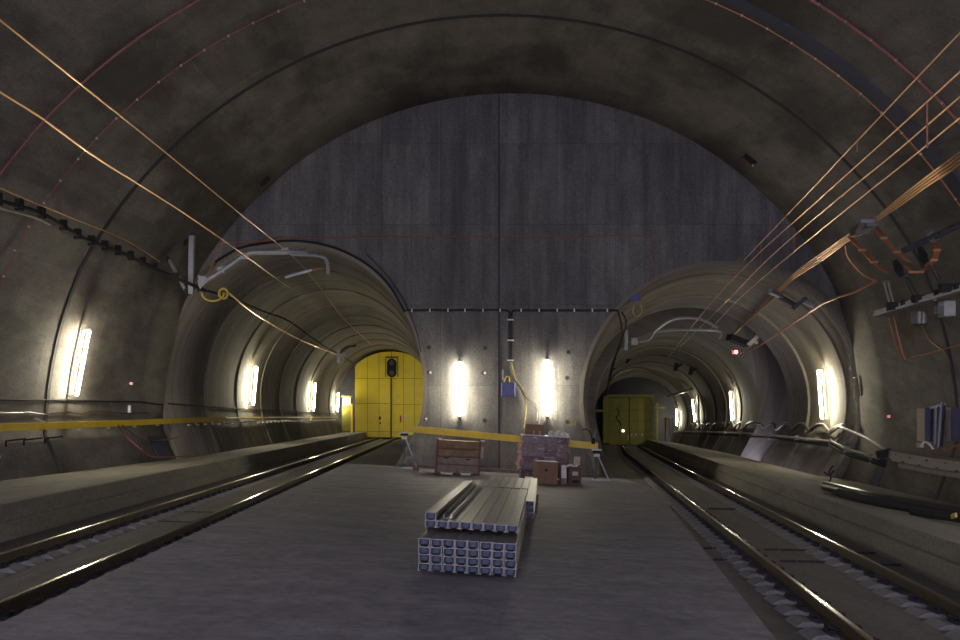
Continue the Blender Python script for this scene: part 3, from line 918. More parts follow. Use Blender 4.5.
# ------------------------------------------------------------------ wall fittings on the pillar
e = empty('switch_box', P(508.5, 397, YW - .15), 'square dark blue electric box on the headwall below the conduit', 'box')
k = YW / F
MB().box((501.2 - CX)*k, (514.5 - CX)*k, YW - .28, YW - .03, EYE - (396.5 - HY)*k, EYE - (382.5 - HY)*k).build('enclosure', 'blue', e, bevel=.015)
MB().box((514.5 - CX)*k, (516 - CX)*k, YW - .26, YW - .03, EYE - (396.5 - HY)*k, EYE - (383 - HY)*k).build('cover_edge', 'grey', e)
MB().box((502 - CX)*k, (503.5 - CX)*k, YW - .1, YW - .03, EYE - (380 - HY)*k, EYE - (370 - HY)*k).build('bracket', 'grey', e)
MB().sweep(spline([P(504, 382, YW - .12), P(506, 377, YW - .12), P(509, 377, YW - .12), P(509.5, 382, YW - .12)], 5), .025, 6).build('cable_loop', 'coil', e)
def cable(name, pts, r, m, label, cat='cable', n=6, sub=6, group=None):
    return tag(MB().sweep(spline(pts, sub), r, n).build(name, m, smooth=True), label, cat, group)
Yc = YW - .07
cw = empty('wall_cable', P(510, 311, Yc), 'black cable run clipped level across the headwall between both portals', 'cable')
MB().sweep([P(x, 310.2 + .3 * math.sin(x * .2), Yc) for x in range(406, 506, 5)] + spline([P(506, 310.5, Yc), P(509, 312, Yc), P(510, 317, Yc)], 4), .045, 6).build('cable_run', 'black', cw, smooth=True)
MB().sweep(spline([P(511, 317, Yc), P(512, 312, Yc), P(515, 310.5, Yc)], 4) + [P(x, 310.5, Yc) for x in range(518, 622, 5)], .045, 6).build('cable_run', 'black', cw, smooth=True)
for x in (412, 430, 448, 465, 483, 500, 521, 539, 557, 574, 592, 607):
    MB().box((x - .6 - CX)*k, (x + .6 - CX)*k, Yc - .06, Yc + .06, EYE - (311.8 - HY)*k, EYE - (309 - HY)*k).build('cable_clip', 'white', cw)
cd = empty('cable_conduit', P(510, 361, Yc), 'dark vertical cable bundle with pale clips hanging down the headwall', 'conduit')
for dx in (-1.6, -.5, .6, 1.6): MB().sweep([P(510.3 + dx, 313, Yc), P(510.3 + dx, 362, Yc)], .035, 6).build('conduit_cable', 'strip', cd)
for y in (320, 340.5, 360.5): MB().box((507.3 - CX)*k, (513.6 - CX)*k, Yc - .07, Yc + .06, EYE - (y + .6 - HY)*k, EYE - (y - .6 - HY)*k).build('cable_clip', 'white', cd)
cable('hanging_cable', [P(511, 362, Yc), P(515, 378, Yc), P(523, 393, Yc), P(526, 405, Yc - .1), P(525, 420, Yc - .6), P(524, 428, 32.4)], .03, 'coil', 'yellowish cable from the conduit down behind the wrapped pallet, straight end')
cable('hanging_cable', [P(510, 362, Yc), P(513, 376, Yc), P(522, 391, Yc), P(533, 404, Yc - .1), P(538.5, 413, Yc - .3), P(539.5, 424, 32.6)], .03, 'cabgrey', 'grey cable from the conduit bending over to the box on the pallet')
cable('hanging_cable', [P(511.5, 362, Yc), P(517, 380, Yc), P(528, 396, Yc - .1), P(536, 406, Yc - .3), P(537, 422, 32.7)], .025, 'cabgrey', 'thin pale cable hanging beside the grey one from the conduit')
# headwall construction seam + holes
mb = MB(); zt = czc(YW) + 13.0
mb.box((498.4 - CX)*k, (499.6 - CX)*k, YW - .012, YW + .01, plat(.7) + .1, zt); struct(mb.build('trim_7', 'strip'))
mb = MB(); mb.box((497.4 - CX)*k, (498.1 - CX)*k, YW - .03, YW + .01, 2 - (430-HY)*k, zt - 1.5); struct(mb.build('trim_8', 'end'))
for i, (x, y) in enumerate(((429, 347.5), (485, 348), (429, 372.5), (483.5, 373), (424.7, 418.8), (484.5, 420.5), (568.5, 352), (567, 378), (567.5, 422))):
    c = P(x, y, YW - .02)
    struct(MB().sweep([c, c + Vector((0, .03, 0))], .075, 12).build('anchor_hole', 'strip'))
    if i in (2, 3, 4): struct(MB().sweep([c + Vector((.05, -.01, 0)), c + Vector((.05, .0, 0))], .05, 8).build('anchor_hole', 'white'))
# thin orange line on the headwall
cable('grounding_cable', [P(222, 243, Yc), P(300, 239, Yc), P(400, 237, Yc), P(500, 236.5, Yc), P(600, 236, Yc), P(640, 236.5, Yc), P(650, 240, Yc), P(651.5, 262, Yc), P(651, 285, Yc)], .018, 'copperdull', 'thin copper line running level across the upper headwall')
cable('portal_cable', [P(215, 262, Yc), P(240, 248, Yc), P(270, 242.5, Yc), P(300, 241, Yc), P(335, 248, Yc), P(365, 263, Yc), P(388, 284, Yc), P(405, 312, Yc)], .045, 'black', 'thick black cable following the crown of the yellow-door portal')
cable('portal_cable', [P(366, 254, Yc), P(385, 273, Yc), P(402, 297, Yc), P(416, 330, Yc), P(421, 352, Yc)], .022, 'strip', 'thin dark cable beside the portal edge above the yellow door')
cable('portal_cable', [P(618, 311, Yc), P(622, 330, Yc), P(620, 345, 34.8), P(612, 366, 35.5), P(606, 395, 36.5)], .035, 'black', 'black cable hanging down inside the edge of the dull-gate portal', sub=8)
cable('portal_cable', [P(622, 312, Yc), P(626, 325, Yc), P(617, 352, 35), P(610, 380, 36)], .025, 'black', 'second thin black cable hanging inside the dull-gate portal edge')
# blue box & coil at right portal crown
e = empty('portal_sensor', P(637, 300, 34.1), 'small violet-blue wedge bracket at the crown edge of the dull-gate portal', 'bracket')
MB().bar(P(631, 299, 34.1), P(640, 297, 34.1), .12, .25).build('bracket_body', 'blue', e)
MB().sweep(spline([P(641, 305, 34.1), P(642, 312, 34.1), P(637, 317, 34.1), P(633, 312, 34.1), P(634, 306, 34.1)], 5), .02, 5).build('cable_loop', 'coil', e)

# ------------------------------------------------------------------ overhead wires
def back(pts, y=-13.0):
    """carry a run on in a straight line past the frame edge and along the cavern"""
    a, b = Vector(pts[0]), Vector(pts[1]); d = a - b
    t = (a.y - y) / -d.y
    p = a + d * t
    return [p, a.lerp(p, .5)] + list(pts)
def wire(name, pts, r, m, label, cat='wire', group='overhead wires', sub=5):
    if 5 < pts[0].y < 16: pts = back(pts)
    return cable(name, pts, r, m, label, cat, 6, sub, group)
def Yl(px): return 5158.0 / (447 - px)      # on the left track centre
wire('overhead_wire', [P(-60, -29, 10.2), P(0, 20, Yl(0)), P(78, 82, Yl(78)), P(160, 148, Yl(160)), P(238, 212, Yl(238)), P(292, 256, 33), P(316, 282, 38), P(345, 320, 50), P(372, 345, 70)], .013, 'copper', 'steep copper wire crossing the top left vault towards the yellow-door tube')
wire('overhead_wire', [P(-60, 52, 10.2), P(0, 92, Yl(0)), P(43, 119, Yl(43)), P(100, 160, Yl(100)), P(182, 212, Yl(182)), P(240, 252, Yl(240)), P(270, 274, 29), P(290, 288, 36)], .014, 'copper', 'middle copper wire on the left, ending at the curved bracket arm')
wire('overhead_wire', [cw_pt(2, hit(-40, 170, .3, 'C', 14).z, -1, .3), cw_pt(12, hit(-40, 170, .3, 'C', 14).z, -1, .3), hit(0, 188, .3, 'C', 14), hit(60, 213, .3, 'C', 14), hit(125, 240, .3, 'C', 14), hit(160, 262, .2, 'C', 14)], .018, 'copper', 'lowest copper wire on the left, running just above the black clamped cable')
wire('overhead_wire', [P(228, 292, 31.2), P(250, 310, 36), P(275, 326, 43), P(303, 341, 52), P(345, 358, 72)], .035, 'copper', 'bright wire running from the yellow cable coil into the yellow-door tube')
# black clamped cable on left wall
pts = [hit(x, y, .25, 'C', 14) for x, y in ((-40, 183), (-20, 192), (0, 201), (42, 214), (85, 239), (125, 254), (160, 271))] + [P(190, 284, 30.8), P(206, 291, 31.3)]
pts = [cw_pt(2, pts[0].z, -1, .25), cw_pt(12, pts[0].z, -1, .25)] + pts[1:]
e = empty('clamped_cable', pts[3], 'thick black cable with row of clamps descending the left vault to the steel bracket', 'cable')
pp = spline(pts, 6)
MB().sweep(pp, .055, 7).build('cable_run', 'black', e, smooth=True)
MB().sweep([p + Vector((.03, -.02, -.16)) for p in pp[:26]], .03, 6).build('carrier_wire', 'tray', e, smooth=True)
acc = 0
for i in range(1, len(pp) - 2):
    acc += (pp[i] - pp[i-1]).length
    if acc < .8: continue
    acc = 0
    p = pp[i]; MB().box(p.x - .09, p.x + .07, p.y - .06, p.y + .06, p.z - .10, p.z + .17).build('cable_clamp', 'black', e)
# right wires
def wr(pts, lab, Y0, Y1, r=.013):
    out = []
    n = len(pts) - 1
    for i, (x, y) in enumerate(pts):
        # equal 1/Y interpolation so the wire is straight in space
        t = (x - pts[0][0]) / (pts[-1][0] - pts[0][0]) if pts[-1][0] != pts[0][0] else 0
        inv = (1 / Y0) * (1 - t) + (1 / Y1) * t
        out.append(P(x, y, 1 / inv))
    wire('overhead_wire', out, r, 'copper', lab)
wr([(1000, -8), (960, 33), (880, 117), (790, 212), (740, 265), (715, 298), (690, 330)], 'uppermost of the four parallel copper wires crossing the right vault', 12.0, 56)
wr([(1000, 36), (960, 72), (882, 143), (805, 212), (752, 260), (705, 310), (668, 358)], 'second from the top of the parallel copper wires crossing the right vault', 12.0, 60)
wr([(1000, 64), (960, 97), (890, 157), (822, 212), (765, 262), (725, 303), (680, 347)], 'third from the top of the parallel copper wires crossing the right vault', 12.4, 56)
wr([(1000, 86), (960, 118), (900, 167), (843, 212), (772, 270), (735, 303), (710, 330)], 'lowest of the four parallel copper wires crossing the right vault', 12.6, 50)
# droppers between the parallel wires
for i, (x, ya, yb, Y) in enumerate(((927, 103, 148, 14.5), (857, 142, 152, 19), (761, 243, 262, 32), (794, 228, 252, 28))):
    cable('wire_dropper', [P(x, ya, Y), P(x + .3, yb, Y)], .012, 'copperdull', 'thin vertical dropper between the parallel wires, %s counting from the frame edge' % ordn[[0, 1, 3, 2][i]], 'wire', group='wire droppers')
# copper feeder bundle
fb_ = empty('feeder_bundle', P(900, 205, 22), 'bundle of four parallel copper feeder wires descending to the grey splice on the right', 'wire bundle')
for j in range(4):
    d = (j - 1.5) * 3.2
    q = [P(1000, 128 + d * 1.2, 16.8) + (P(1000, 128 + d * 1.2, 16.8) - P(960, 158 + d * 1.2, 18)) * 20 * .9, P(1000, 128 + d * 1.2, 16.8), P(960, 158 + d * 1.2, 18), P(925, 183 + d, 19.5), P(897, 204 + d * .8, 21.2), P(875, 220 + d * .4, 23), P(855, 233 + d * .6, 24.6), P(820, 258 + d * .8, 28), P(793, 277 + d * .5, 32), P(770, 300 + d * .4, 38), P(742, 325 + d * .3, 46), P(728, 342, 52)]
    MB().sweep(spline(q, 4), .018, 6).build('feeder_wire', 'copper', fb_, smooth=True)
MB().bar(P(872, 222, 22.9), P(855, 232.5, 24.3), .24, .2).build('splice_clamp', 'darkgrey', fb_)
MB().bar(P(868, 221, 22.9), P(862, 232, 23.6), .3, .08).build('clamp_plate', 'grey', fb_)

# jumper loops of copper from the bundle
def jump(pts, lab, n=3, spread=2.0):
    e = empty('jumper_cable', P(*pts[0]), lab, 'cable', 'copper jumper cables')
    for j in range(n):
        d = (j - (n - 1) / 2) * spread
        MB().sweep(spline([P(x + d, y + d * .2, Y) for x, y, Y in pts], 6), .022, 6).build('strand', 'copperdull', e, smooth=True)
    for q in (1, 2):
        x, y, Y = pts[q]; MB().bar(P(x - 3.5, y, Y - .05), P(x + 3.5, y, Y - .05), .06, .05).build('tie', 'copper', e)
jump([(875, 225, 23.5), (884, 238, 23.2), (897, 252, 23), (910, 262, 22.8)], 'copper jumper dropping from the splice to the middle black insulator')
jump([(850, 237, 24.6), (862, 250, 24.3), (874, 262, 24), (886, 272, 23.8)], 'copper jumper dropping from below the splice to the first tension rods')
jump([(934, 240, 22.2), (937, 250, 22.1), (934, 260, 22.1), (927, 266, 22.2)], 'short hanging copper loop beside the black spring rod')
jump([(905, 266, 22.8), (912, 272, 22.7), (920, 272, 22.6), (928, 266, 22.4)], 'low sagging copper loop between the two black insulators', 2)
cable('jumper_cable', [P(845, 246, 24.6), P(848, 258, 24.6), P(862, 274, 24.5), P(876, 281, 24.3)], .018, 'copperdull', 'single thin copper cable sagging left of the tension rods', group='copper jumper cables')
cable('feeder_cable', [P(876, 281, 24.2), P(866, 286, 25), P(852, 293, 26.5), P(838, 297, 28), P(822, 304, 30), P(808, 313, 33.8), P(790, 325, 37), P(760, 345, 44), P(735, 355, 50)], .035, 'copperdull', 'copper sheathed feeder cable running from tension rods into the dull-gate tube')
# spring rod top right
e = empty('spring_rod', P(935, 237, 22), 'dark ribbed spring rod reaching the right frame edge above the steel channel', 'rod')
a, b = P(903, 251, 22.6), P(1000, 206, 20.5)
MB().sweep([a, b], .04, 8).build('rod', 'darkgrey', e)
for i in range(46):
    p = a.lerp(b, (i + .5) / 46); d = (b - a).normalized() * .018
    if i < 40 or True: MB().sweep([p - d, p + d], .085, 8).build('rib', 'darkgrey', e)
MB().bar(P(931, 239, 22), P(936, 235, 21.9), .2, .2).build('collar', 'grey', e)
# insulators
def insulator(a, b, r, label):
    a = Vector(a); b = Vector(b); e = empty('insulator', (a + b)/2, label, 'insulator', 'black insulators')
    MB().sweep([a, b], r * .45, 8).build('core', 'black', e)
    n = 7
    for i in range(n):
        p = a.lerp(b, (i + .5) / n); d = (b - a).normalized() * .02
        MB().sweep([p - d, p + d], r * (1 - .35 * abs(i - 3) / 3), 10).build('shed', 'black', e)
insulator(P(895, 261, 22.9), P(902, 276, 22.7), .105, 'black ribbed insulator standing above the middle of the steel channel')
insulator(P(920, 248, 22.4), P(926, 263, 22.2), .105, 'black ribbed insulator below the spring rod')
# steel channel bracket with hanging equipment
e = empty('bracket_channel', P(915, 305, 22), 'pale galvanised mounting channel slanting up to the right frame edge', 'bracket')
ca, cb = P(877, 315.5, 23.2), P(1000, 279, 20.6)
MB().bar(ca, cb, .30, .06).build('channel_web', 'tray', e)
MB().bar(ca + Vector((0, -.14, .06)), cb + Vector((0, -.14, .06)), .03, .14).build('channel_flange', 'tray', e)
MB().bar(ca + Vector((0, .14, .06)), cb + Vector((0, .14, .06)), .03, .14).build('channel_flange', 'tray', e)
for t in (.1, .22, .36, .5, .66, .8):
    p = ca.lerp(cb, t); MB().box(p.x - .07, p.x + .07, p.y - .18, p.y - .08, p.z + .02, p.z + .18).build('clamp', 'black', e)
# anchor back to wall
wl = hit(940, 296, -.02, 'C', 15)
MB().bar(P(935, 299, 21.8), wl, .08, .08).build('wall_anchor', 'darkgrey', e)
def tension(a, b, top, lab):
    e = empty('tension_rods', (a + b)/2, lab, 'rods', 'tension rods')
    for d in (-.05, .05):
        MB().bar(a + Vector((d, 0, 0)), b + Vector((d, 0, 0)), .035, .035).build('rod', top, e)
    MB().bar(a + Vector((-.09, 0, 0)), a + Vector((.09, 0, 0)), .08, .06).build('head_clamp', 'darkgrey', e)
    MB().box(b.x - .12, b.x + .12, b.y - .1, b.y + .1, b.z - .03, b.z + .16).build('foot_clamp', 'black', e)
tension(P(886, 282, 23.4), P(893, 309, 22.7), 'tray', 'pair of pale tension rods nearest the channel tip')
tension(P(905, 276, 22.9), P(918, 302, 22.2), 'darkgrey', 'pair of dark tension rods in the middle of the steel channel')
tension(P(930, 264, 22.2), P(945, 291, 21.5), 'darkgrey', 'pair of dark tension rods closest to the frame edge')
e = empty('float_box', P(919, 318, 22), 'shiny grey equipment box hanging under the steel channel', 'equipment box')
MB().box(*sorted((P(914, 310, 22).x, P(926, 310, 22).x)), 21.9, 22.2, P(0, 325, 22).z, P(0, 311, 22).z).build('case', 'darkgrey', e, bevel=.03)
for x in (915.5, 919.5): MB().box(P(x, 0, 22).x, P(x + 2.4, 0, 22).x, 21.86, 21.9, P(0, 324, 22).z, P(0, 312, 22).z).build('chrome_strip', 'galv', e)
e = empty('float_box', P(945, 313, 21.4), 'dull grey equipment box under the steel channel nearer the frame edge', 'equipment box')
MB().box(P(942, 0, 21.4).x, P(954, 0, 21.4).x, 21.3, 21.6, P(0, 317, 21.4).z, P(0, 301, 21.4).z).build('case', 'grey', e, bevel=.02)
MB().box(P(936, 0, 21.4).x, P(942, 0, 21.4).x, 21.3, 21.5, P(0, 314, 21.4).z, P(0, 306, 21.4).z).build('side_flap', 'darkgrey', e)
# thin copper leads on the right wall
for i, pl in enumerate([[(894, 317), (898, 335), (903, 352), (906, 360)], [(889, 318), (894, 338), (900, 355), (905, 361)], [(922, 326), (930, 340), (942, 350), (948, 357)], [(908, 312), (911, 330), (912, 345)], [(906, 360), (915, 356), (930, 353), (960, 345), (990, 342)]]):
    cable('copper_lead', [hit(x, y, .06, 'C', 14) for x, y in pl], .02, 'copperdull', ['thin copper lead running down the wall below the channel tip, outer one', 'thin copper lead running down the wall below the channel tip, inner one', 'thin copper lead slanting down the wall from the shiny grey box', 'short copper lead under the middle of the steel channel', 'low copper lead running level along the right wall to the frame edge'][i], group='thin copper leads on the wall')

# ------------------------------------------------------------------ left cantilever bracket
Yb = 31.0
e = empty('cantilever_bracket', P(192, 265, Yb), 'grey steel overhead line bracket with post and long bent arm above the yellow-door portal', 'bracket')
MB().bar(P(192, 236, Yb), P(191, 294.5, Yb), .17, .17).build('post', 'grey', e, bevel=.01)
MB().bar(P(190.5, 238, Yb + .1), P(181, 247, Yb + .9), .09, .09).build('wall_tie', 'black', e)
MB().bar(P(169, 259, Yb), P(187, 293, Yb), .10, .10).build('strut', 'galv', e)
MB().bar(P(162, 256, Yb), P(169, 260, Yb), .2, .16).build('strut_foot', 'black', e)
MB().bar(P(185, 292, Yb), P(189, 292, Yb), .2, .2).build('strut_joint', 'black', e)
MB().loft([[P(198, 275, Yb - .1), P(206, 277, Yb - .1), P(208, 281, Yb - .1), P(200, 289, Yb - .1), P(198, 285, Yb - .1)], [P(198, 275, Yb + .1), P(206, 277, Yb + .1), P(208, 281, Yb + .1), P(200, 289, Yb + .1), P(198, 285, Yb + .1)]]).build('gusset_plate', 'grey', e)
MB().bar(P(193, 288, Yb), P(202, 284, Yb), .1, .08).build('hinge', 'black', e)
MB().sweep([P(204, 282, Yb)] + spline([P(222, 270.5, Yb), P(243, 256, Yb), P(251, 252.5, Yb), P(262, 252, Yb)], 6) + [P(307, 252, Yb)], .085, 10).build('arm', 'grey', e, smooth=True)
MB().sweep([P(291, 254.3, Yb - .15)] + spline([P(316, 255.5, Yb - .15), P(324, 257.5, Yb - .15), P(327.5, 263, Yb - .15), P(328, 274, Yb - .15)], 6), .06, 8).build('registration_arm', 'grey', e, smooth=True)
MB().bar(P(285, 277.5, Yb - .15), P(312, 270, Yb - .15), .06, .07).build('steady_arm', 'grey', e)
MB().sweep([P(312, 270, Yb - .15), P(325, 268, Yb - .15)], .03, 6).build('steady_arm', 'copperdull', e)
for x, y in ((221, 270), (245, 256), (285, 251)):
    MB().bar(P(x, y - 3, Yb), P(x + .5, y + 3, Yb), .22, .14).build('arm_clamp', 'tray', e)
cable('arm_stay', [P(207, 276, Yb), P(216, 256, Yb), P(223, 243, Yb)], .02, 'copperdull', 'thin reddish stay rising from the steel bracket to the copper line', 'wire')
cc = empty('cable_coil', P(213, 295, Yb), 'loose yellow cable coil hanging from the foot of the steel bracket', 'cable coil')
MB().sweep([P(213 + 11 * math.cos(t), 293 + 8 * math.sin(t), Yb) for t in [PI * (i / 14) for i in range(0, 15)]], .035, 6).build('cable_loop', 'coil', cc, smooth=True)
MB().sweep([P(223.5 + 4.2 * math.cos(t), 293.5 + 5 * math.sin(t), Yb + .1) for t in [2 * PI * i / 18 for i in range(18)]], .045, 6, closed=True).build('cable_loop', 'coil', cc, smooth=True)

# brackets in the tubes
def bracket_small(px, py, Y, label, sc=1.0, m='grey'):
    e = empty('cantilever_bracket', P(px, py, Y), label, 'bracket')
    u = Y / F
    c = P(px, py, Y)
    MB().bar(c, c + Vector((0, 0, -20 * sc * u)), .16, .16).build('post', m, e)
    MB().sweep(spline([c + Vector((2 * u, 0, -12 * sc * u)), c + Vector((22*sc*u, 0, -10*sc*u)), c + Vector((30*sc*u, 0, 0)), c + Vector((48*sc*u, 0, 11*sc*u)), c + Vector((74*sc*u, 0, 11*sc*u)), c + Vector((92*sc*u, 0, 2*sc*u))], 4), .07, 7).build('arm', m, e, smooth=True)
    MB().sweep(spline([c + Vector((30*sc*u, 0, -2*sc*u)), c + Vector((50*sc*u, 0, 0)), c + Vector((92*sc*u, 0, -1*sc*u)), c + Vector((93*sc*u, 0, -9*sc*u))], 4), .06, 7).build('registration_arm', m, e, smooth=True)
    MB().box(c.x + 5*u, c.x + 11*u, Y - .15, Y + .15, c.z - 15*sc*u, c.z - 8*sc*u).build('mount_plate', 'tray', e)
bracket_small(626, 330, 44.5, 'grey overhead bracket with bent arm under the crown of the dull-gate tube')
e = empty('cantilever_bracket', P(341, 352, 62), 'small distant grey bracket on the crown of the yellow-door tube', 'bracket')
MB().bar(P(338.5, 350, 62), P(338.5, 363, 62), .2, .2).build('post', 'grey', e)
MB().bar(P(340, 357, 62), P(345, 354, 62), .3, .25).build('mount_plate', 'tray', e)
MB().sweep(spline([P(340, 353, 62), P(347, 347, 62), P(356, 346, 62)], 4), .07, 6).build('arm', 'darkgrey', e)
# lower cable tray running along the left tube crown
cable('tube_cable', [P(208, 291, 31.4), P(236, 300, 35.5), P(262, 311, 40), P(290, 322, 46), P(318, 342, 56), P(345, 358, 72), P(356, 366, 84)], .045, 'black', 'thick dark cable along the upper side of the yellow-door tube')
# right-portal clamp units
e = empty('clamp_unit', P(785, 300, 34), 'dark grey clamp unit with arms on the crown edge of the dull-gate portal', 'clamp')
MB().bar(P(770, 291, 33.6), P(781, 296, 33.9), .2, .16).build('clamp_head', 'grey', e)
MB().bar(P(781, 296, 33.9), P(797, 305, 34.1), .07, .07).build('clamp_arm', 'darkgrey', e)
MB().bar(P(779, 298, 33.9), P(794, 306, 34.1), .06, .06).build('clamp_arm', 'darkgrey', e)
MB().bar(P(792, 309, 34.1), P(806, 298, 34.1), .22, .12).build('wall_plate', 'darkgrey', e)
MB().bar(P(800, 300, 34.1), P(814, 306, 34.1), .14, .12).build('wall_plate', 'grey', e)
e = empty('signal_lamp', P(735, 352, 45), 'small red signal lamp with white glint inside the dull-gate tube', 'signal lamp')
MB().bar(P(731.5, 352.5, 45), P(738.5, 351, 45), .12, .2).build('lamp_housing', 'redplastic', e)
MB().sweep([P(736, 352, 44.85), P(736, 352, 44.7)], .07, 10).build('lamp_lens', 'led_w', e)
MB().bar(P(729, 337, 45), P(747, 344, 45.6), .35, .3).build('mount', 'black', e)
e = empty('spot_fixture', P(754, 341, 44), 'small pale fixture clamped in the crown of the dull-gate tube', 'fixture')
MB().bar(P(748.5, 345, 44), P(757, 336.5, 44), .25, .18).build('case', 'tray', e)
MB().bar(P(752, 340, 44), P(758, 343, 44), .12, .12).build('clip', 'grey', e)
for i, (x, y, Y) in enumerate(((677, 367, 66), (692, 371, 66), (628, 361, 66), (612, 370, 66))):
    e = empty('crown_bracket', P(x, y, Y), ['small black bracket below the bent arm inside the dull-gate tube, left of a pair', 'small black bracket below the bent arm inside the dull-gate tube, right of a pair', 'tiny black hook at the far crown of the dull-gate tube', 'tiny black bracket at the far left shoulder of the dull-gate tube'][i], 'bracket', 'small brackets in the dull-gate tube')
    sc = 1 if i < 2 else .6
    MB().bar(P(x, y - 4*sc, Y), P(x - 2*sc, y + 4*sc, Y), .25*sc, .2*sc).build('plate', 'black', e)
    MB().bar(P(x, y, Y), P(x + 5*sc, y - 3*sc, Y), .15*sc, .15*sc).build('arm', 'black', e)
cable('tube_cable', [P(606, 395, 60), P(611, 380, 64), P(622, 371, 70), P(640, 368, 74), P(655, 373, 78)], .07, 'pipe', 'dark cable arching over the crown above the dull gate')
e = empty('pipe_run', P(680, 392, 80), 'grey pipe branching along the tube wall next to the third lamp', 'pipe')
MB().sweep(spline([P(668, 396, 84), P(680, 393, 80), P(694, 388.5, 76), P(698, 389, 75)], 4), .09, 7).build('pipe', 'pipe', e)
MB().sweep([P(698, 389, 75), P(699.5, 430, 75)], .07, 7).build('pipe', 'pipe', e)

# ------------------------------------------------------------------ vault cables (rings)
def ringcable(Y, i0, i1, r, m, label, dots=0, k=.05):
    pts = [Vector((x, Y, z)) for x, z in cav_profile(Y, k)][i0:i1]
    e = empty('vault_cable', pts[len(pts)//2], label, 'cable', 'cables across the vault')
    MB().sweep(pts, r, 6).build('cable_run', m, e, smooth=True)
    if dots:
        for j in range(1, len(pts) - 1):
            p = pts[j]; 
            MB().box(p.x - .02, p.x + .02, p.y - .03, p.y + .03, p.z - .02, p.z + .02).build('cable_clip', 'tape', e)
ringcable(20.4, 2, 30, .028, 'red', 'red cable curving up the left vault nearest the top corner')
ringcable(22.6, 2, 30, .018, 'red', 'thin dull red cable curving up the left vault, inner of the two', 1)
ringcable(19.7, 28, 58, .035, 'red', 'bright red cable curving over the top right corner vault', 1)
ringcable(22.1, 28, 58, .016, 'copperdull', 'thin dotted reddish cable along the blue membrane strip on the right vault', 1)

# small boxes on vault
def vbox(px, py, w, h, tilt, label, led=None):
    p = hit(px, py, .1, 'C', 12)
    e = empty('vault_sensor', p, label, 'sensor')
    R = Matrix.Translation(p) @ Matrix.Rotation(tilt, 4, 'Y')
    MB().box(-w/2, w/2, -.06, .06, -h/2, h/2, R).build('case', 'cartondark', e)
    MB().box(-w/2 + .03, w/2 - .03, -.08, -.06, -h/2 + .03, h/2 - .03, R).build('cover', 'black', e)
    if led:
        MB().box(w/2 - .09, w/2 - .02, -.10, -.08, -h/2, -h/2 + .07, R).build('indicator', led, e)
vbox(265.5, 182, .5, .24, -.75, 'small dark rectangular box on the left vault next to the headwall arch')
vbox(749.5, 160, .52, .26, .72, 'small dark rectangular box with a glint on the right vault near the headwall arch', 'tape')
p = P(497.5, 85, 34.1); e = empty('vault_light', p, 'tiny white light dot at the crown of the vault', 'light')
MB().sweep([p, p + Vector((0, .1, .0))], .05, 8).build('lens', 'led_w', e)
for i, (x, y, m_) in enumerate(((131.5, 383.5, 'led_r'), (129.5, 409, 'white'), (888.5, 416.5, 'led_r'))):
    p = hit(x, y, .06, 'C', 15)
    e = empty('wall_marker', p, ['tiny red marker light on the left cavern wall beside the largest lamp', 'tiny white clip plate on the left cavern wall above the yellow beam', 'tiny red marker light on the right cavern wall beside the portal'][i], 'marker')
    MB().box(p.x - .045, p.x + .045, p.y - .04, p.y + .04, p.z - (.045 if i != 1 else .12), p.z + (.045 if i != 1 else .12)).build('case', 'white', e)
    if i != 1: MB().box(p.x - .025, p.x + .025, p.y - .07, p.y - .04, p.z - .025, p.z + .025).build('lens', m_, e)

# ------------------------------------------------------------------ left wall cables and flank details
Hl = lambda x, y, k=.06: hit(x, y, k, 'C', 15)
cable('wall_cable', [cw_pt(2, Hl(0, 399.5).z, -1, .06), cw_pt(12, Hl(0, 399.5).z, -1, .06), Hl(0, 399.5), Hl(40, 400), Hl(80, 400.5), Hl(110, 401.5), Hl(140, 402), Hl(155, 404), P(163, 404.5, 34)], .03, 'black', 'black cable running level on the left cavern wall just below the largest lamp')
cable('wall_cable', [cw_pt(2, Hl(0, 413).z, -1, .06), cw_pt(12, Hl(0, 413).z, -1, .06), Hl(0, 413), Hl(25, 412), Hl(45, 414.5), Hl(65, 412), Hl(80, 414), Hl(95, 411), Hl(120, 413), Hl(150, 413)], .022, 'pipe', 'lower wavy dark cable on the left cavern wall above the yellow beam')
def Lt(Y, z, k=.06):
    pr = tube_profile('L', Y, k)
    for (x0, z0), (x1, z1) in zip(pr, pr[1:]):
        if (z0 - z) * (z1 - z) <= 0 and x0 < -5.5 - .0347 * Y: return Vector((x0 + (x1 - x0) * ((z - z0) / (z1 - z0 or 1)), Y, z))
cable('wall_cable', [Lt(Y, z) for Y, z in ((34.5, 2.45), (40, 2.4), (48, 2.35), (60, 2.3), (72, 2.25), (85, 2.2))], .03, 'black', 'black cable level along the wall inside the yellow-door tube', sub=4)
tr = empty('cable_tray', Lt(55, 1.9, .2), 'narrow yellowish cable tray with pale clips along the wall of the yellow-door tube', 'cable tray')
MB().sweep([Lt(Y, 1.9, .22) for Y in (41.5, 50, 60, 70, 80, 85.5)], .05, 6).build('rail', 'coil', tr)
MB().sweep([Lt(Y, 1.72, .2) for Y in (41.5, 50, 60, 70, 80, 85.5)], .035, 6).build('rail', 'pipe', tr)
for i in range(40):
    Y = 36 + i * 1.2; p = Lt(Y, 1.66, .25)
    MB().box(p.x - .02, p.x + .05, Y - .18, Y + .1, p.z - .03, p.z + .03).build('cable_clip', 'white', tr)
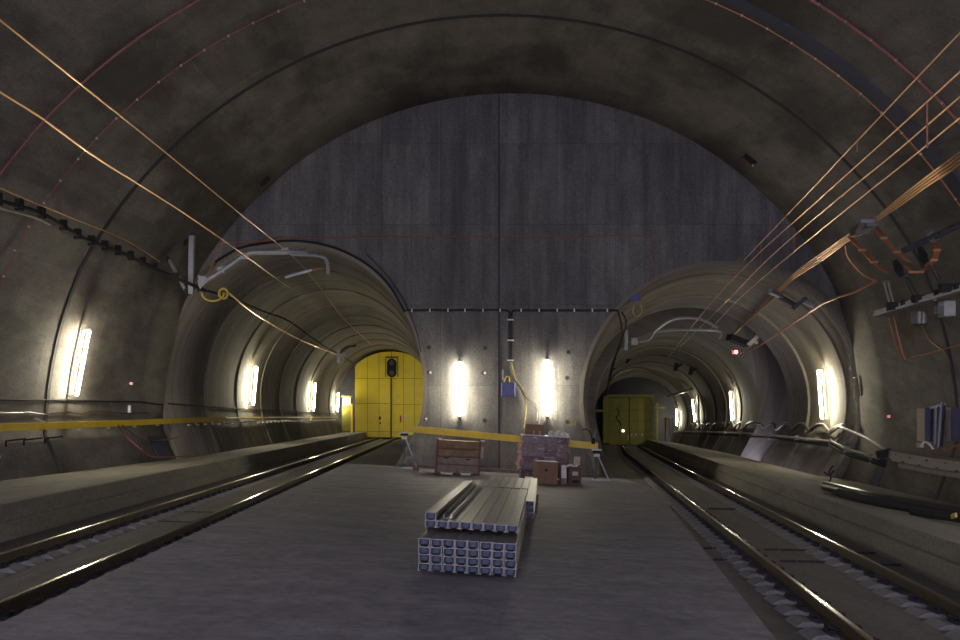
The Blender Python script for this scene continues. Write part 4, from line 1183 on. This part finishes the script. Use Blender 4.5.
# red + dark hoses on left flank
def flankL(px, py, Y): return P(px, py, Y)
cable('red_hose', [Hl(118, 425, .3), Hl(126, 436, .35), P(138, 447, 29.7), P(150, 455.5, 30.2), P(160, 457.3, 31.5), P(186, 456, 33.2)], .025, 'red', 'thin red hose hanging from the yellow beam down the left flank')
cable('dark_hose', [Hl(122, 425, .3), Hl(135, 435, .35), P(150, 440, 31), P(165, 440, 32.5), P(178, 437, 34)], .022, 'pipe', 'thin dark hose sagging behind the red one under the yellow beam')
o = MB().bar(P(3.5, 450, 22.6), P(9, 459, 22.6), .02, .15).build('paper_notice', 'tape'); tag(o, 'small pale paper notice on the lower left wall near the frame edge', 'notice')
o.location += Vector((-.25, 0, 0))
for i, (x, y) in enumerate(((6, 441), (24, 440), (45, 438.5))):
    p = Hl(x, y, .2); e = empty('wall_hook', p, 'small dark angle hook under the yellow beam, %s from the frame edge' % ordn[i], 'hook', 'angle hooks under the beam')
    MB().bar(p, p + Vector((.35, .3, .05)), .04, .04).build('arm', 'black', e); MB().bar(p, p + Vector((0, 0, -.14)), .04, .04).build('drop', 'black', e)
e = empty('wall_bracket', Hl(35, 417, .2), 'pale short support arm just above the yellow beam', 'bracket')
MB().bar(Hl(34, 417.5, .3), Hl(44, 422, .35), .05, .05).build('arm', 'tray', e)
# flank navy strips
def quadstrip(name, a, b, c, d, th, m):
    n = (b - a).cross(d - a).normalized() * th
    o = MB().loft([[a, b, c, d], [a + n, b + n, c + n, d + n]]).build(name, m); return struct(o)
def flank_pt(Y, side, t, k=.03):
    pr = cav_profile(Y, k); 
    if side < 0: a, b = pr[0], pr[1]
    else: a, b = pr[-1], pr[-2]
    return Vector((a[0] + (b[0] - a[0]) * t, Y, a[1] + (b[1] - a[1]) * t))
quadstrip('trim_9', flank_pt(32.6, -1, .12), flank_pt(33.6, -1, .12), flank_pt(33.6, -1, .85), flank_pt(32.6, -1, .85), .02, 'bluestrip')
quadstrip('trim_10', flank_pt(30.6, 1, .12), flank_pt(31.4, 1, .12), flank_pt(31.4, 1, .95), flank_pt(30.6, 1, .95), .02, 'bluestrip')

# ------------------------------------------------------------------ right wall cables, tray, cabinets, pipes
Hr = lambda x, y, k=.08: hit(x, y, k, 'C', 14)
def Rt(Y, z, k=.15):
    pr = tube_profile('R', Y, k); cxm = (pr[0][0] + pr[-1][0]) / 2
    for (x0, z0), (x1, z1) in zip(pr, pr[1:]):
        if (z0 - z) * (z1 - z) <= 0 and x0 > cxm and abs(z1 - z0) > 1e-6: return Vector((x0 + (x1 - x0) * ((z - z0) / (z1 - z0)), Y, z))
def dz(Y): return lerp(Y, [(54, 0), (92, -.5)])
for j in range(2):
    pts = []
    Y = 82.0
    while Y > 35.5:
        pts.append(Rt(Y, 1.38 + dz(Y) + (.30 + .06 * j) * abs(math.sin((Y + j * .5) * PI / 3.4)) - .1 * j, .2 + .1 * j)); Y -= .4
    pts += spline([pts[-1], P(842, 427.5, 33.6), P(858, 434, 31), P(872, 441, 29), P(888, 452, 27)], 6)[1:]
    tag(MB().sweep(pts, .05, 6).build('wavy_cable', 'pipe' if j else 'tray', smooth=True), ['upper pale cable hung in waves along the wall of the dull-gate tube', 'lower dark cable hung in waves along the wall of the dull-gate tube'][j], 'cable', 'wavy cables')
pts = [Rt(Y, 1.05 + dz(Y), .32) for Y in (84, 76, 68, 60, 54, 48, 42, 36)] + [P(846, 449, 31.5), P(872, 456, 28.5), P(884, 459.5, 27.3)]
cr = empty('cable_carrier', pts[5], 'long straight pale cable rail running below the wavy cables', 'cable rail')
MB().sweep(pts, .045, 6).build('rail', 'tray', cr, smooth=True)
MB().sweep([p + Vector((0, 0, -.16)) for p in pts], .07, 6).build('lower_cable', 'black', cr, smooth=True)
for p in pts[2:-1]: MB().box(p.x - .05, p.x + .1, p.y - .08, p.y + .08, p.z - .25, p.z + .08).build('hanger', 'grey', cr)
# pale tray at right
tray = empty('cable_tray', P(920, 460, 25), 'wide pale cable tray with red dots running along the right wall to the frame edge', 'cable tray')
tpx = P(1010, 473, 21)
tp = [P(886, 453, 27.2), P(905, 457, 25.9), P(930, 461.5, 24.6), P(960, 465.5, 23), P(1010, 473, 21), cw_pt(10, tpx.z, 1, .3)]
MB().loft([[p + Vector((-.1, 0, -.16)), p + Vector((-.05, 0, .1)), p + Vector((.25, 0, .14)), p + Vector((.2, 0, -.16))] for p in tp]).build('tray_body', 'trayd', tray)
MB().loft([[p + Vector((-.22, -.1, -.28)), p + Vector((-.24, -.1, -.16)), p + Vector((.05, -.1, -.14)), p + Vector((.05, -.1, -.28))] for p in tp[1:]]).build('lower_tray', 'trayd', tray)
for i in range(12):
    t = i / 11 * 3.6; j = int(min(t, 3)); p = tp[j].lerp(tp[j+1], t - j)
    c = p + Vector((-.12, -.06 - .05 * (i % 2), .03 - .16 * (i % 2)))
    MB().box(c.x - .015, c.x + .025, c.y - .06, c.y + .02, c.z - .015, c.z + .015).build('marker_dot', 'wooded' if i % 3 else 'black', tray)
e = empty('cable_tie', P(884, 457, 27), 'dark bundle of ties joining the wavy cables to the pale tray', 'cable ties')
MB().bar(P(878, 455, 27), P(890, 452, 27), .25, .22).build('tie_band', 'black', e)
MB().bar(P(881, 459, 26.9), P(884, 463, 26.9), .12, .12).build('tie_tail', 'black', e)
# cabinets
def cabinet(px0, px1, y0, y1, Y, label, split):
    a = P(px0, y1, Y); b = P(px1, y0, Y); m_ = P(split, y0, Y)
    e = empty('wall_cabinet', ((a.x + b.x)/2, Y + .2, a.z), label, 'cabinet', 'wall cabinets on the right wall')
    MB().box(m_.x, m_.x + .03, Y + .02, Y + .45, a.z, b.z).build('side_panel', 'beige', e)
    MB().box(m_.x, b.x, Y - .02, Y + .02, a.z, b.z).build('door', 'navy', e)
    MB().box(m_.x + .03, b.x, Y + .02, Y + .45, a.z + .01, b.z - .01).build('body', 'navy', e)
    MB().bar(((a.x+b.x)/2, Y + .4, (a.z + b.z)/2), ((a.x+b.x)/2 + 1.3, Y + 1.0, (a.z + b.z)/2), .2, .2).build('wall_bracket', 'darkgrey', e)
    return e
cabinet(918, 934.5, 408.5, 441.5, 24.6, 'beige and navy wall cabinet left of the black pipes', 925)
cabinet(944, 968, 407.5, 441, 24.3, 'beige and navy wall cabinet cut by the right frame edge', 951.5)
e = empty('standpipe', P(938, 442, 24.2), 'pair of dark vertical pipes with clamps between the two navy cabinets', 'pipe')
MB().sweep([P(936, 404, 24.4), P(935, 445, 24.4)], .06, 8).build('pipe', 'darkgrey', e)
MB().sweep([P(941.5, 402, 24.3), P(938, 448, 24.3)], .06, 8).build('pipe', 'darkgrey', e)
MB().sweep([P(943.5, 404, 24.4), P(941, 446, 24.4)], .05, 8).build('pipe', 'black', e)
MB().bar(P(930, 408, 24.3), P(945, 404, 24.3), .08, .06).build('pipe_clamp', 'grey', e)
cable('cabinet_cable', [P(921, 446, 24), P(924, 442, 24), P(929, 444, 24), P(933, 449, 24)], .03, 'tape', 'short pale cable under the first navy cabinet')
cable('cabinet_cable', [P(941, 448, 24), P(948, 450, 24), P(955, 446, 23.8), P(966, 443, 23.6)], .03, 'copperdull', 'reddish cable sagging under the cabinet at the right frame edge')
o = MB().box(P(918, 0, 24.4).x, P(922, 0, 24.4).x, 24.3, 24.5, P(0, 447.5, 24.4).z, P(0, 443, 24.4).z).build('junction_box', 'tray'); tag(o, 'tiny pale junction box under the first navy cabinet', 'box')
# conduit outline on wall next to portal
cable('wall_conduit', [hit(853, 378, .05, 'C', 14), hit(857, 379, .05, 'C', 14), hit(860, 396, .05, 'C', 14)], .025, 'pipe', 'short bent conduit on the wall edge beside the dull-gate portal', sub=3)
# big hoses on right walkway
def wz(X, Y):
    e_ = tcR(Y) + 1.66
    return .25 - .12 * max(0, X - e_)
def on_walk(px, Y, r, dx=0):
    X = (px - CX) / F * Y + dx
    return Vector((X, Y, wz(X, Y) + r))
hs = empty('hose_bundle', on_walk(880, 23, .1), 'thick dark hoses lying along the right walkway', 'hoses')
H1 = [on_walk(826, 23.2, .14), on_walk(845, 22.0, .14), on_walk(880, 20.0, .14), on_walk(925, 19.0, .14), on_walk(965, 18.0, .16), on_walk(1010, 16.8, .2)]
MB().sweep(spline(H1, 6), .12, 12).build('hose', 'pipe', hs, smooth=True)
H2 = [p + Vector((-.22, -.25, -.02)) for p in H1[1:]]
MB().sweep(spline(H2, 6), .10, 12).build('hose', 'black', hs, smooth=True)
H3 = [p + Vector((.35, .1, -.04)) for p in H1[2:]]
MB().sweep(spline(H3, 6), .10, 10).build('hose', 'pipe', hs, smooth=True)
H4 = [on_walk(912, 18.2, .08, 0), on_walk(935, 17.6, .09), on_walk(955, 17.0, .12), on_walk(1000, 16, .12)]
MB().sweep(spline(H4, 6), .08, 10).build('hose', 'black', hs, smooth=True)
o = MB().bar(on_walk(952, 16.8, .14), on_walk(956, 16.6, .19), .04, .08).build('yellow_tag', 'coil'); tag(o, 'small yellow tag on the hose ends at the right frame edge', 'tag')
cable('loose_wires', [P(833, 466, 29.5), P(829, 472, 29.3), P(831, 478, 29), P(827, 485, 28.8)], .025, 'black', 'tangle of black wire on the right flank above the hose end', 'wire')
cable('loose_wires', [P(824, 472, 29.3), P(829, 475, 29.2), P(834, 471, 29.4)], .025, 'black', 'short crossing black wire on the right flank above the hose end', 'wire')

# block debris by left pillar foot
e = empty('rubble_piece', (P(411, 464, 32.6).x, 32.6, plat(-2.4)), 'small grey rubble lump at the left foot of the headwall', 'rubble')
MB().sweep([P(404, 463, 32.6), P(408, 459.5, 32.6), P(413, 459, 32.6), P(418, 462, 32.6)], [.05, .13, .13, .05], 7).build('lump', 'block', e)
o = MB().box(P(413, 0, 32.4).x, P(419, 0, 32.4).x, 32.3, 32.55, plat(-2.2), plat(-2.2) + .12).build('red_brick', 'wooded'); tag(o, 'small reddish brick lying left of the wooden crate', 'brick')
o = MB().box(P(459, 0, 28).x + .2, P(463, 0, 28).x + .2, 27.2, 27.5, plat(-.4), plat(-.4) + .08).build('rubber_chock', 'black')
tag(o, 'tiny black chock on the floor behind the rear channel pack', 'chock')

# ------------------------------------------------------------------ world, camera
w = bpy.data.worlds.new('World'); S.world = w; w.use_nodes = True
bg = w.node_tree.nodes['Background']; bg.inputs[0].default_value = (.62, .60, .86, 1); bg.inputs[1].default_value = 1.6
cam = bpy.data.cameras.new('Camera'); co_ = bpy.data.objects.new('Camera', cam); C.objects.link(co_)
co_.location = (0, 0, EYE); co_.rotation_euler = (PI / 2, 0, 0)
cam.sensor_fit = 'HORIZONTAL'; cam.sensor_width = 36; cam.lens = 36 * F / 960; cam.shift_y = (HY - 320) / 960
cam.clip_end = 300
S.camera = co_
S.view_settings.view_transform = 'Standard'; S.view_settings.look = 'None'
S.view_settings.exposure = 2.15; S.view_settings.gamma = 1; S.view_settings.use_curve_mapping = False
